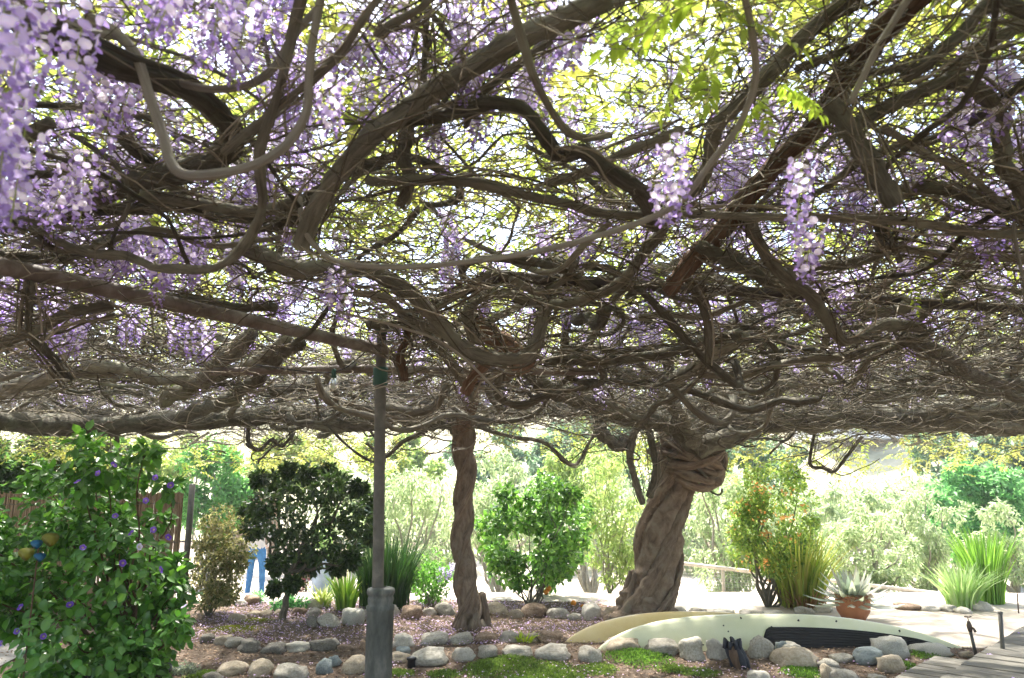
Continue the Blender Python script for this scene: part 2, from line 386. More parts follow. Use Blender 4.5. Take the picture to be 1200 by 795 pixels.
for k, (R0, rad, tx, ty, dz, dx) in enumerate([(.3, .06, .2, .2, -.16, .0), (.33, .055, -.25, .3, -.04, .03), (.35, .06, .3, -.15, .08, .03), (.34, .05, 1.1, .4, .02, .08), (.25, .055, 1.25, .25, .02, .1), (.16, .05, 1.3, .2, .02, .1), (.36, .045, .55, .5, .16, .02), (.32, .05, -.3, -.4, .22, .0), (.38, .04, .8, .2, .1, .05), (.3, .045, .1, .5, -.1, .06)]):
    a = np.linspace(0, 5.6 + 0.6 * (k % 2), 40) + k * 1.3
    q = np.stack([np.cos(a) * R0, np.sin(a) * R0, 0.03 * np.sin(2 * a + k) + np.linspace(0, .07, 40)], 1)
    q = q @ np.array(Matrix.Rotation(tx, 3, 'X') @ Matrix.Rotation(ty, 3, 'Y')).T + kc + np.array([dx, 0, dz])
    g = G(); tube(g, q, rad * (1 - 0.25 * np.linspace(0, 1, 40)), 12, rough=0.25, seed=k * 3.1); rel(g, EB).build('coiled_stem', M_trunk, vineB)

for k in range(16):                                  # loose vines wound round the head
    R0 = rng.uniform(.27, .43); a = np.linspace(0, rng.uniform(2.5, 6.2), 26) + rng.uniform(0, 6.28)
    q = np.stack([np.cos(a) * R0, np.sin(a) * R0 * .8, .05 * np.sin(2 * a + k) + np.linspace(-.05, .14, 26)], 1)
    q = q @ np.array(Matrix.Rotation(rng.normal(.5, .6), 3, 'X') @ Matrix.Rotation(rng.normal(.2, .5), 3, 'Y')).T + kc + np.array([rng.normal(.03, .06), -.02, rng.normal(.05, .12)])
    g = G(); tube(g, q, rng.uniform(.012, .038) * np.linspace(1, .7, 26), 8, rough=.2, seed=k); rel(g, EB).build('winding_vine', [M_trunk, M_barkd, M_bark][k % 3], vineB)
# ---- traced branches: photo points, pixel width at both ends, then height 'z' or distance 'd' at both ends
BR = [
 ([(20,22),(60,40),(85,55),(133,73),(187,93),(233,115),(265,140),(272,160),(255,180),(217,200),(150,223),(100,240),(60,257),(0,262)], 34, 22, 'z', 2.45, 2.5, 'd'),
 ([(103,20),(133,37),(157,63),(173,110),(190,157),(200,190),(217,205),(253,205),(300,193),(337,170),(360,133),(363,93),(367,50),(377,-8)], 13, 10, 'd', 1.5, 1.35, 'l'),
 ([(20,-5),(60,20),(103,38),(133,42)], 9, 10, 'd', 1.3, 1.5, 'l'),
 ([(193,80),(213,97),(250,105),(290,100),(320,80),(343,43),(370,10)], 10, 9, 'd', 1.6, 1.5, 'l'),
 ([(262,178),(280,163),(310,140),(350,107),(400,63),(430,20),(450,-8)], 11, 9, 'd', 1.7, 1.3, 'b'),
 ([(167,230),(233,240),(300,247),(353,235)], 14, 14, 'z', 2.4, 2.45, 'b'),
 ([(110,248),(210,243),(260,255),(353,257)], 13, 16, 'z', 2.5, 2.5, 'd'),
 ([(120,140),(140,157),(160,180),(187,200),(217,240)], 14, 14, 'z', 2.6, 2.5, 'd'),
 ([(-10,200),(60,204),(120,190),(180,205)], 11, 9, 'z', 2.5, 2.6, 'd'),
 ([(713,-12),(653,27),(600,50),(547,83),(500,113),(467,137),(433,163),(400,200),(375,235),(362,262),(352,290)], 29, 20, 'd', 1.5, 2.1, 'b'),
 ([(745,-10),(667,33),(613,70),(573,100),(533,123),(470,142)], 9, 12, 'd', 1.7, 2.1, 'b'),
 ([(470,143),(510,140),(543,133),(573,123),(613,128),(633,153),(653,180),(683,177),(710,197),(740,217),(757,237),(768,262)], 16, 20, 'z', 2.55, 2.4, 'd'),
 ([(480,140),(476,165),(473,187),(480,215),(468,242)], 18, 12, 'd', 2.1, 2.2, 'd'),
 ([(430,212),(500,212),(560,215),(620,230),(667,240),(700,250),(765,255)], 12, 11, 'z', 2.45, 2.4, 'b'),
 ([(640,214),(680,203),(733,180),(800,152)], 12, 11, 'z', 2.5, 2.5, 'b'),
 ([(500,8),(499,45),(497,95)], 8, 7, 'd', 1.9, 1.9, 'd'),
 ([(497,5),(520,35),(543,67),(560,110),(545,150)], 7, 6, 'd', 1.8, 2.0, 'd'),
 ([(440,40),(453,30),(487,13),(510,-8)], 10, 9, 'd', 1.5, 1.4, 'b'),
 ([(1015,-10),(967,23),(933,53),(900,90),(867,123),(840,150),(828,195),(812,222),(780,240)], 22, 15, 'd', 1.7, 2.3, 'b'),
 ([(1082,-10),(1040,33),(1013,67),(987,97),(967,127),(940,160),(910,190),(880,227),(850,263),(825,290),(800,322),(785,340)], 32, 20, 'd', 1.6, 2.9, 'r'),
 ([(1068,-8),(1033,50),(1012,92),(998,120)], 9, 8, 'd', 1.45, 1.5, 'l'),
 ([(972,118),(985,138),(1007,173),(1027,207),(1046,238)], 22, 24, 'd', 1.7, 1.75, 'd'),
 ([(1000,146),(1040,123),(1077,107),(1100,97),(1120,80),(1160,50),(1210,25)], 17, 15, 'd', 1.85, 1.9, 'd'),
 ([(1110,96),(1147,107),(1167,133),(1173,167),(1177,197),(1193,213),(1210,245)], 18, 21, 'd', 1.9, 2.1, 'd'),
 ([(1060,92),(1080,80),(1100,63),(1130,37),(1150,13),(1173,7),(1210,18)], 13, 18, 'd', 1.6, 1.5, 'd'),
 ([(935,82),(970,68),(1002,55)], 10, 8, 'd', 1.9, 1.9, 'b'),
 ([(1010,86),(1045,82),(1082,80)], 9, 9, 'd', 1.8, 1.7, 'b'),
 ([(1035,150),(1087,180),(1127,200),(1167,233),(1210,262)], 9, 8, 'z', 2.45, 2.45, 'b'),
 ([(1047,228),(1087,220),(1133,230),(1205,255)], 18, 15, 'z', 2.5, 2.5, 'd'),
 ([(780,251),(867,253),(967,257),(1067,260),(1133,272),(1210,274)], 9, 11, 'z', 2.4, 2.4, 'b'),
 ([(352,232),(355,265),(370,290),(400,308),(470,313),(560,306),(640,293),(700,278),(760,258),(800,235),(835,190),(865,150),(885,95),(880,30),(872,-8)], 6, 9, 'd', 2.1, 1.35, 'l'),
 ([(-8,296),(40,303),(87,297),(130,280)], 15, 13, 'z', 2.4, 2.5, 'd'),
 ([(36,330),(34,360),(33,390)], 10, 8, 'd', 2.55, 2.6, 'd'),
 ([(-8,406),(43,387),(83,367),(130,357)], 13, 12, 'z', 2.15, 2.25, 'd'),
 ([(37,393),(63,420),(84,446)], 10, 9, 'd', 3.1, 3.2, 'd'),
 ([(-8,460),(33,450),(77,440),(140,437)], 19, 13, 'z', 2.15, 2.25, 'b'),
 ([(-10,493),(83,497),(150,497),(200,490),(250,477),(283,457),(310,433),(333,413),(352,400)], 22, 15, 'z', 2.05, 2.32, 'd'),
 ([(100,428),(160,437),(200,445),(247,443),(287,430),(320,410),(335,398)], 14, 15, 'z', 2.25, 2.35, 'b'),
 ([(195,470),(220,455),(247,437),(267,417),(295,390)], 18, 18, 'z', 2.2, 2.4, 'd'),
 ([(180,347),(233,353),(283,360),(325,360)], 10, 10, 'z', 2.35, 2.35, 'd'),
 ([(280,288),(320,307),(350,315),(400,312),(433,320),(467,337),(500,367),(527,393),(553,413),(587,420),(613,417),(630,397),(637,370),(643,353)], 22, 14, 'd', 2.9, 3.5, 'b'),
 ([(640,359),(677,353),(707,343),(733,323),(753,300),(772,278),(790,250)], 13, 12, 'd', 3.5, 2.6, 'b'),
 ([(557,402),(547,373),(557,353),(583,343),(613,350),(645,358)], 14, 13, 'd', 3.6, 3.5, 'b'),
 ([(550,360),(562,378),(578,394),(600,410),(618,432)], 20, 28, 'd', 4.1, 4.2, 'r'),
 ([(570,424),(556,442),(545,460)], 13, 14, 'd', 3.9, 4.0, 'r'),
 ([(415,343),(450,350),(483,373),(515,390),(545,410)], 10, 10, 'z', 2.35, 2.3, 'b'),
 ([(434,379),(483,380),(513,407),(540,443),(552,466)], 14, 11, 'd', 3.7, 4.6, 'b'),
 ([(396,366),(467,383),(527,407),(590,465)], 3, 3, 'd', 3.0, 3.3, 'l'),
 ([(425,352),(470,375),(520,405),(560,430)], 3, 3, 'd', 3.0, 3.3, 'l'),
 ([(478,385),(476,400),(467,417),(471,432),(474,446)], 8, 11, 'd', 3.4, 3.4, 'r'),
 ([(510,362),(540,343),(572,322)], 9, 8, 'z', 2.35, 2.4, 'b'),
 ([(640,424),(660,420),(700,422),(750,418),(800,410),(833,400),(865,392)], 12, 12, 'z', 2.25, 2.3, 'd'),
 ([(600,328),(633,343),(663,327),(674,308)], 10, 9, 'z', 2.35, 2.45, 'b'),
 ([(453,476),(480,482),(507,478),(518,465),(526,446)], 12, 11, 'd', 5.5, 5.3, 'd'),
 ([(408,472),(450,484),(505,502)], 9, 8, 'z', 2.2, 2.2, 'd'),
 ([(880,255),(883,270),(897,300),(927,330),(953,350),(970,373),(987,397),(1013,393),(1040,383),(1080,386)], 15, 14, 'd', 2.5, 3.4, 'd'),
 ([(825,288),(833,293),(867,313),(900,330),(930,338)], 16, 14, 'z', 2.4, 2.4, 'd'),
 ([(915,318),(960,313),(993,310),(1023,300),(1033,287),(1030,262)], 12, 12, 'z', 2.4, 2.5, 'd'),
 ([(800,322),(807,330),(823,360),(830,390),(832,424)], 10, 9, 'd', 3.0, 3.2, 'd'),
 ([(790,445),(833,417),(875,396)], 18, 14, 'z', 2.25, 2.3, 'b'),
 ([(800,410),(840,400),(878,392),(895,408)], 14, 12, 'd', 4.1, 4.3, 'd'),
 ([(820,440),(867,440),(907,427),(950,420),(993,417),(1040,398)], 9, 9, 'z', 2.2, 2.25, 'b'),
 ([(1062,395),(1100,413),(1133,433),(1167,447),(1210,455)], 16, 16, 'z', 2.25, 2.2, 'd'),
 ([(997,452),(1017,423),(1050,407),(1090,388)], 9, 8, 'z', 2.2, 2.3, 'b'),
 ([(1028,250),(1040,275),(1055,305)], 9, 8, 'd', 2.5, 2.6, 'd'),
 ([(1030,287),(1100,297),(1210,306)], 9, 10, 'z', 2.4, 2.4, 'b'),
 ([(1188,260),(1190,283),(1196,315),(1202,350)], 4, 4, 'd', 2.3, 2.3, 'l'),
 ([(955,500),(951,525),(950,545),(965,549),(977,553),(992,535),(1010,512)], 4, 4, 'd', 8.5, 8.4, 'd'),
 # heads of the trunks and the long far limbs
 ([(543,500),(520,492),(470,488),(400,492),(330,488),(230,494),(100,500),(-40,500)], 28, 16, 'd', 8.6, 6.8, 'd'),
 ([(543,498),(580,485),(640,476),(720,478),(800,490)], 24, 20, 'd', 8.7, 8.6, 'd'),
 ([(545,505),(535,478),(500,462),(450,452),(380,450),(320,458)], 22, 14, 'd', 8.4, 5.6, 'd'),
 ([(540,500),(552,470),(550,455),(580,440),(618,430)], 20, 18, 'd', 8.3, 4.6, 'r'),
 ([(812,520),(790,500),(740,488),(690,470),(640,452),(610,430)], 30, 18, 'd', 8.6, 5.0, 'd'),
 ([(815,520),(850,498),(900,490),(980,486),(1060,492),(1130,484),(1230,488)], 34, 22, 'd', 8.6, 7.6, 'd'),
 ([(820,525),(870,506),(930,496),(1000,494),(1060,500),(1120,498),(1220,500)], 22, 18, 'd', 8.4, 8.2, 'd'),
 ([(810,515),(830,480),(860,455),(900,447),(960,455),(1030,460),(1100,452),(1220,462)], 24, 14, 'd', 8.2, 6.2, 'd'),
 ([(812,520),(800,490),(770,455),(740,440),(700,425),(670,418)], 18, 12, 'd', 8.2, 4.4, 'd'),
 ([(752,590),(744,560),(738,535),(742,510),(755,490)], 8, 9, 'd', 8.5, 8.3, 'd'),
 ([(762,582),(768,555),(766,530),(760,505)], 9, 9, 'd', 8.5, 8.4, 'd'),
 ([(700,485),(706,505),(722,525),(738,516)], 16, 14, 'd', 8.3, 8.4, 'd'),
 ([(290,500),(292,520),(305,528),(318,515),(330,522),(345,508)], 5, 4, 'd', 8.0, 8.2, 'd'),
 ([(560,500),(600,512),(640,520),(672,546),(690,520),(700,500)], 5, 4, 'd', 8.6, 9.4, 'd'),
 ([(500,505),(470,520),(450,536),(430,520)], 6, 4, 'd', 8.6, 8.8, 'd'),
 ([(135,498),(136,520),(134,545)], 6, 5, 'd', 7.4, 7.4, 'd'),
]
BMAT = {'b': M_bark, 'd': M_barkd, 'r': M_barkr, 'l': M_barkl}
mainb = []
attach = []                                           # points on branches, for flowers and leaves
for bi, (pts, w0, w1, mode, a, b, mk) in enumerate(BR):
    n = len(pts); cum = np.concatenate([[0], np.cumsum([math.dist(pts[i], pts[i + 1]) for i in range(n - 1)])]); cum /= cum[-1]
    P3 = [PZ(x, y, a + (b - a) * s) if mode == 'z' else PD(x, y, a + (b - a) * s) for (x, y), s in zip(pts, cum)]
    W_ = [(w0 + (w1 - w0) * s) * 0.5 / pxm(p) for s, p in zip(cum, P3)]
    c = catmull(P3, 7); r = smooth_r(W_, 7)
    sd = bi * 1.7
    knots = 1 + 0.13 * np.array([mnoise.noise(Vector((q[0] * 7 + sd, q[1] * 7, q[2] * 7))) for q in c])
    wob = np.array([mnoise.noise_vector(Vector((q[0] * 3.5, q[1] * 3.5 + sd, q[2] * 3.5))) for q in c]) * r[:, None] * 0.55
    rough = 0.08 if mk == 'l' else 0.3
    V, E = vine_for(c[len(c) // 2])
    g = G(); tube(g, c + wob, r * knots, 12 if max(W_) > 0.012 else 8, rough=rough, seed=sd, rnoise=1.5)
    rel(g, E).build('branch', BMAT[mk], V)
    attach.append(c); mainb.append((c, r, mk))

# ---- medium branches wandering through the canopy (random, in the canopy's own slab)
CX0, CX1, CY0, CY1 = -8.5, 9.0, -2.5, 10.2
def zlow(x, y): return 2.17 + 0.1 * np.sin(x * .9 + 1.3) * np.sin(y * .8) + 0.05 * np.sin(x * 2.3 + y * 1.1) * np.sin(y * 2.0 - x) + 0.16 * sm(3.2, 1.0, y)
def walk(T_, n, step, wander, zspan, start=None):
    p = np.zeros((T_, n, 3))
    if start is None:
        p[:, 0, 0] = rng.uniform(CX0, CX1, T_); p[:, 0, 1] = rng.uniform(CY0, CY1, T_)
        p[:, 0, 2] = zlow(p[:, 0, 0], p[:, 0, 1]) + zspan[0] + (zspan[1] - zspan[0]) * rng.random(T_)
    else: p[:, 0] = start
    th = rng.uniform(0, 6.28, T_); vz = rng.normal(0, .5, T_); k = rng.normal(0, wander, T_)
    for i in range(1, n):
        k = 0.75 * k + rng.normal(0, wander, T_) * 0.6; th = th + k
        base = zlow(p[:, i - 1, 0], p[:, i - 1, 1]); mid = base + 0.5 * (zspan[0] + zspan[1])
        vz = 0.75 * vz + rng.normal(0, .22, T_) - 0.35 * (p[:, i - 1, 2] - mid)
        cz = 1 / np.sqrt(1 + vz**2)
        p[:, i] = p[:, i - 1] + step[:, None] * np.stack([np.cos(th) * cz, np.sin(th) * cz, vz * cz], 1)
    return p
NM = 520
step = rng.uniform(.09, .17, NM)
print_skip = 0
pm = walk(NM, 22, step, 0.3, (0.08, 0.55))
MIDM = [M_bark, M_barkd, M_barkd, M_barkd, M_bark]
for t in range(NM):
    q = pm[t]
    if np.min(q[:, 1]) < 0.9 and np.max(q[:, 1]) > 0 and np.min(np.linalg.norm(q - C0, axis=1)) < 1.15: continue
    c = catmull(q, 2); r0 = (rng.uniform(.009, .03) if t % 3 else rng.uniform(.02, .05)) * (0.45 if q[:, 1].min() < 3.0 else 1)
    V, E = vine_for(q[0])
    g = G(); tube(g, c, r0 * np.linspace(1, .55, len(c)) * (1 + .15 * np.sin(np.arange(len(c)) * 1.3 + t)), 5)
    rel(g, E).build('branch', MIDM[t % 5], V)
    attach.append(c)
    
# ---- the tangle of twigs
TW = [(0.17, 0.15, 0.112), (0.12, 0.105, 0.077), (0.34, 0.31, 0.25), (0.08, 0.07, 0.052), (0.21, 0.185, 0.14)]
gA, gB = G(), G()
def add_twigs(T_, n, s0, s1, wander, zs, r0, r1, k=3, start=None, pal=TW, keep=None):
    p = walk(T_, n, rng.uniform(s0, s1, T_), wander, zs, start)
    dist = np.linalg.norm(p - C0, axis=2).min(1)
    ok = dist > 1.0
    if keep is not None: ok &= keep(p)
    p = p[ok]; T_ = len(p)
    r = (rng.uniform(r0, r1, T_) * np.clip(dist[ok] / 4.0, .4, 1))[:, None] * np.linspace(1, .4, n)[None]
    c = cols(T_, pal, .25)
    sel = p[:, 0, 0] < -0.15 * p[:, 0, 1] + 0.5
    if sel.any(): twigs(gA, p[sel] - EA, r[sel], k, c[sel])
    if (~sel).any(): twigs(gB, p[~sel] - EB, r[~sel], k, c[~sel])
    return p
vis = lambda p: (p[:, 0, 1] > 0.3) & (np.abs(p[:, 0, 0]) < 1.6 + p[:, 0, 1] * 0.85)
tw1 = add_twigs(12000, 12, .05, .11, .42, (0.05, .55), .0022, .0065, keep=vis)
add_twigs(11000, 9, .03, .075, .75, (0.0, .65), .0018, .005, keep=vis)
add_twigs(9000, 5, .03, .07, .5, (0.0, .6), .0016, .004, keep=vis)
add_twigs(36000, 8, .05, .12, .55, (0.05, .8), .0024, .0055, keep=lambda p: vis(p) & (p[:, 0, 1] < 3.6))
tw2 = add_twigs(8000, 10, .05, .12, .45, (-0.02, .4), .002, .005, keep=lambda p: vis(p) & (p[:, 0, 1] > 4.0))
add_twigs(1700, 10, .06, .13, .45, (0.1, .6), .004, .009, keep=lambda p: ~vis(p))
add_twigs(900, 12, .035, .09, .5, (-.3, .1), .002, .006, keep=lambda p: vis(p) & (p[:, 0, 1] > 5.5))
add_twigs(160, 14, .05, .1, .4, (-.35, .05), .006, .012, k=5, pal=[(.08, .065, .05), (.12, .1, .075)], keep=lambda p: vis(p) & (p[:, 0, 1] > 6.5))
for c, r, mk in mainb:
    if mk == 'l' or r.max() < .008: continue
    n = len(c); t_ = nrm(np.gradient(c, axis=0)); u = nrm(np.cross(t_, [0.3, 0.2, 1.0])); v = np.cross(t_, u); ss = np.concatenate([[0], np.cumsum(np.linalg.norm(np.diff(c, axis=0), axis=1))])
    P_, Rr = [], []
    for k in range(5):                                # thin strands twining along the limb
        ph = rng.uniform(0, 6.28) + ss * rng.uniform(-7, 7); off = r * rng.uniform(1.0, 1.8) + .004 + .02 * np.abs(np.sin(ss * 5 + k))
        P_.append(c + off[:, None] * (u * np.cos(ph)[:, None] + v * np.sin(ph)[:, None])); Rr.append(np.full(n, rng.uniform(.0018, .006) * min(1, np.linalg.norm(c[0] - C0) / 3.5)))
    P_ = np.array(P_); Rr = np.array(Rr); E, gg = (EA, gA) if c[n // 2][0] < -0.15 * c[n // 2][1] + 0.5 else (EB, gB)
    twigs(gg, P_ - E, Rr, 4, cols(5, TW, .2))
    m_ = 26; idx = rng.integers(0, n, m_)             # side shoots
    add_twigs(m_, 8, .02, .07, .5, (0.1, .5), .002, .006, start=c[idx], k=4)
# drooping strands
T_ = 500
st = np.stack([rng.uniform(CX0, CX1, T_), rng.uniform(1.6, CY1, T_), np.zeros(T_)], 1); st[:, 2] = zlow(st[:, 0], st[:, 1]) + .25
n = 10; p = np.zeros((T_, n, 3)); p[:, 0] = st
for i in range(1, n): p[:, i] = p[:, i - 1] + rng.normal(0, .018, (T_, 3)) + np.array([0, 0, -1]) * rng.uniform(.012, .05, T_)[:, None]
r = rng.uniform(.0015, .0035, T_)[:, None] * np.ones((1, n)); c = cols(T_, TW, .2)
sel = p[:, 0, 0] < -0.15 * p[:, 0, 1] + 0.5
twigs(gA, p[sel] - EA, r[sel], 3, c[sel]); twigs(gB, p[~sel] - EB, r[~sel], 3, c[~sel])
gA.build('twig_tangle', M_twig, vineA, kind='stuff'); gB.build('twig_tangle', M_twig, vineB, kind='stuff')

# ---- leaf layer on top of the canopy: compound leaves of narrow leaflets
YG = [(0.18, 0.23, 0.05), (0.24, 0.27, 0.08), (0.13, 0.18, 0.04), (0.29, 0.29, 0.1), (0.22, 0.22, 0.06)]
def compound(n, pos, heading, tilt, L, leaflets=11, pal=YG, hexa=False, size=1.0):
    """n compound leaves -> arrays for leaves()"""
    P_, D_, N_, S_, C_ = [], [], [], [], []
    hv = np.stack([np.cos(heading) * np.cos(tilt), np.sin(heading) * np.cos(tilt), np.sin(tilt)], 1)
    side = nrm(np.cross(hv, np.array([0, 0, 1.0]))); nn = np.cross(side, hv)
    base = cols(n, pal, .2)
    for i in range(leaflets):
        if i == leaflets - 1: f, sgn = 1.0, 0
        else: f = 0.2 + 0.8 * (i // 2) / max(1, (leaflets - 1) // 2); sgn = 1 if i % 2 else -1
        pp = pos + hv * (L * f)[:, None] - np.array([0, 0, 1]) * (L * 0.3 * f * f)[:, None]
        dd = nrm(hv * (0.45 if sgn else 1) + side * sgn + np.array([0, 0, -0.35]) + rng.normal(0, .15, (n, 3)))
        P_.append(pp); D_.append(dd); N_.append(nn + rng.normal(0, .2, (n, 3))); S_.append(L * 0.27 * size * rng.uniform(.8, 1.15, n)); C_.append(base * rng.uniform(.88, 1.12, (n, 1)))
    return np.concatenate(P_), np.concatenate(D_), np.concatenate(N_), np.concatenate(S_), np.concatenate(C_)
def leaf_layer(n, xr, yr, zr, keep=None, pal=YG, size=1.0):
    pos = np.stack([rng.uniform(*xr, n), rng.uniform(*yr, n), np.zeros(n)], 1)
    pos[:, 2] = zlow(pos[:, 0], pos[:, 1]) + rng.uniform(*zr, n)
    den = np.array([mnoise.noise(Vector((q[0] * .9, q[1] * .9, 4.2))) for q in pos])
    ok = rng.random(n) < np.clip(0.62 + den * 1.1, 0.12, 1)
    if keep is not None: ok &= keep(pos)
    pos = pos[ok]; n = len(pos)
    P_, D_, N_, S_, C_ = compound(n, pos, rng.uniform(0, 6.28, n), rng.uniform(-.6, .3, n), rng.uniform(.16, .3, n), pal=pal, size=size)
    sel = P_[:, 0] < -0.15 * P_[:, 1] + 0.5
    for s_, g_, E in ((sel, lA, EA), (~sel, lB, EB)):
        if s_.any(): leaves(g_, P_[s_] - E, D_[s_], N_[s_], S_[s_], S_[s_] * .42, C_[s_], hexa=False)
lA, lB = G(), G()
leaf_layer(30000, (CX0, CX1), (CY0, CY1 + .3), (.55, 1.1))
leaf_layer(900, (CX0, CX1), (9.2, 11.0), (-.25, .35))
leaf_layer(2200, (-2.6, 3.4), (0.7, 4.0), (.65, 1.25))
leaf_layer(420, (1.5, 7.5), (9.3, 11.2), (-.45, .1))
leaf_layer(420, (-7, -1.5), (9.0, 11), (-.35, .1))
lA.build('foliage', M_leaf, vineA, kind='stuff'); lB.build('foliage', M_leaf, vineB, kind='stuff')

# ---- flower racemes
LIL = [(0.53, 0.47, 0.7), (0.66, 0.61, 0.79), (0.46, 0.39, 0.64), (0.78, 0.76, 0.85)]
DEEP = [(0.28, 0.205, 0.49), (0.35, 0.27, 0.55), (0.3, 0.21, 0.45)]
def raceme(length, nb, hi=True, openf=0.75, width=1.0):
    g = G(); k = np.arange(nb); f = (k + 0.5) / nb
    ang = k * 2.399 + rng.normal(0, .25, nb); rad = (0.03 * (1 - f) ** 0.5 + 0.006) * width
    z = -length * f; out = np.stack([np.cos(ang), np.sin(ang), np.zeros(nb)], 1)
    pos = out * rad[:, None] + np.stack([np.zeros(nb), np.zeros(nb), z], 1)
    bs = .022 if hi else .019
    size = np.where(f < openf, bs, bs * (1 - (f - openf) / (1 - openf) * 0.65)) * rng.uniform(.85, 1.15, nb)
    side = np.stack([-out[:, 1], out[:, 0], np.zeros(nb)], 1); up = np.tile([0, 0, 1.0], (nb, 1))
    op = f < openf + 0.1
    cb = cols(nb, LIL, .12); cb[~op] = cols((~op).sum(), DEEP, .2); ck = cols(nb, DEEP, .2)
    # banner: reflexed round petal standing up from the pedicel tip
    ax = nrm(up * .8 + out * .6 + rng.normal(0, .25, (nb, 3))); nr = nrm(out - up * .5)
    s = size[:, None]
    if hi:
        pts = [(0, 0, 0), (.55, .25, .0), (.62, .7, -.18), (.3, 1.05, -.25), (-.3, 1.05, -.25), (-.62, .7, -.18), (-.55, .25, 0), (0, .6, .1)]
        V = np.stack([pos + side * s * a + ax * s * b + nr * s * c_ for a, b, c_ in pts], 1)
        b0 = np.arange(nb)[:, None] * 8
        T = np.concatenate([b0 + [7, i, (i + 1) % 7] for i in range(7)])
        cc = np.repeat(cb, 8, axis=0).reshape(nb, 8, 3); cc[:, 0] = ck * .5 + cb * .5; cc[:, 7] = np.clip(cb * 1.15, 0, .95)
        g.add(V.reshape(-1, 3), T, None, cc.reshape(-1, 3))
        # wings and keel: a folded pod hanging forward and down
        kd = nrm(out * .8 - up * .75 + rng.normal(0, .2, (nb, 3))); kn = nrm(np.cross(kd, side))
        pts = [(0, 0, 0), (.32, .35, .1), (.26, .8, .12), (0, 1.0, .0), (-.26, .8, .12), (-.32, .35, .1), (0, .5, -.28)]
        V = np.stack([pos + side * s * a + kd * s * b + kn * s * c_ for a, b, c_ in pts], 1)
        b0 = np.arange(nb)[:, None] * 7
        T = np.concatenate([b0 + [6, i, (i + 1) % 6] for i in range(6)])
        g.add(V.reshape(-1, 3), T, None, np.repeat(ck, 7, axis=0))
        st = np.stack([np.zeros(40), np.zeros(40), np.linspace(.02, -length, 40)], 1)
        ped = np.stack([np.stack([np.zeros(nb), np.zeros(nb), z + .012], 1), pos * [.5, .5, 1] + [0, 0, .008], pos], 1)
        twigs(g, ped, np.full((nb, 3), .0008), 3, np.tile([[.35, .38, .2]], (nb, 1)))
        tube(g, st[::4], .0016, 5, col=(.35, .42, .12), cap=False)
    else:
        leaves(g, pos, ax, nr, size * 1.1, size * 1.2, cb, hexa=False, fold=-.1)
        kd = nrm(out * .8 - up * .75 + rng.normal(0, .2, (nb, 3)))
        leaves(g, pos, kd, nr, size * 1.0, size * .75, ck, hexa=False, fold=.3)
    return g
RHI = [raceme(l, nb, True, o).mesh('flower_cluster', M_petal) for l, nb, o in ((.25, 44, .72), (.22, 38, .8), (.3, 50, .6), (.18, 34, .85), (.23, 38, .7), (.14, 28, .85))]
RLO = [raceme(l, nb, False, o) for l, nb, o in ((.24, 42, .8), (.18, 34, .85), (.28, 46, .7), (.24, 22, .8), (.18, 18, .85), (.28, 24, .7))]
fcount = {vineA.name: 0, vineB.name: 0}
def put_raceme(p, mi=None, s=1.0):
    V, E = vine_for(p)
    if fcount[V.name] >= 290: return False
    fcount[V.name] += 1
    o = link('flower_cluster', RHI[random.randrange(6) if mi is None else mi], V, loc=p - E)
    o.rotation_euler = (random.gauss(0, .12), random.gauss(0, .12), random.random() * 6.28); o.scale = (s,) * 3
    return True
SPOT = [(8,-30,.95,2),(40,-20,1.05,0),(18,70,1.1,2),(98,15,1.2,1),(5,120,1.2,0),(122,75,1.5,3),(45,30,1.25,4),(225,-60,1.15,0),(262,-40,1.25,0),(205,-30,1.4,1),(290,10,1.5,0),(180,-20,1.6,4),
 (240,0,1.5,1),(385,90,1.55,3),(460,55,2.0,1),(160,70,1.6,0),(786,165,1.55,0),(774,215,1.75,5),(940,186,1.65,2),(952,262,2.0,3),(30,150,1.2,0),(100,180,1.7,0),(85,200,1.8,1),(10,170,1.3,1),
 (165,268,2.6,0),(185,270,2.6,2),(205,272,2.7,0),(225,276,2.7,4),(235,270,2.8,1),(172,280,2.9,4),(395,318,3.0,3),(408,325,3.1,1),(535,275,3.0,1),(528,300,3.2,3),(525,250,3.0,1),(70,350,3.4,0),(85,355,3.3,2),(100,365,3.5,0),(60,370,3.5,0),
 (150,358,3.8,0),(165,362,3.9,4),(205,365,4.0,0),(225,372,4.0,0),(245,380,4.1,1),(640,262,3.0,5),(690,268,3.0,5),(672,280,3.1,5),(955,320,3.4,1),(975,318,3.4,0),(990,322,3.5,1),(1063,350,3.6,3),(905,345,3.9,3),
 (820,350,4.4,1),(840,352,4.4,0),(770,366,5.0,0),(735,368,5.4,0),(690,372,5.0,1),(700,360,5.6,0),(780,352,5.2,1),(860,340,4.6,0),(555,60,2.2,0),(600,-10,1.9,0),(330,20,2.0,0),(345,60,2.2,2),(310,60,2.2,0),(420,20,2.0,0),(420,80,2.2,2),(470,0,1.9,0),(540,0,1.9,2),(580,20,2.0,0),(500,40,2.3,0),(620,60,2.3,0),
 (130,95,1.9,0),(200,120,2.2,2),(280,200,2.6,0),(240,215,2.6,2),(300,215,2.7,0),(330,110,2.3,0),(150,250,2.6,0),(120,290,2.8,1),(640,80,2.4,0),(670,110,2.6,0),(700,150,2.8,0),(740,170,2.8,2),(1000,180,2.6,0),(980,200,2.6,2),(1110,190,2.8,0),(870,160,2.5,0),(510,155,2.5,0),(360,200,2.6,0)]
for x, y, d, mi in SPOT: put_raceme(PD(x, y, d), mi, .78 if d < 1.9 else .95)
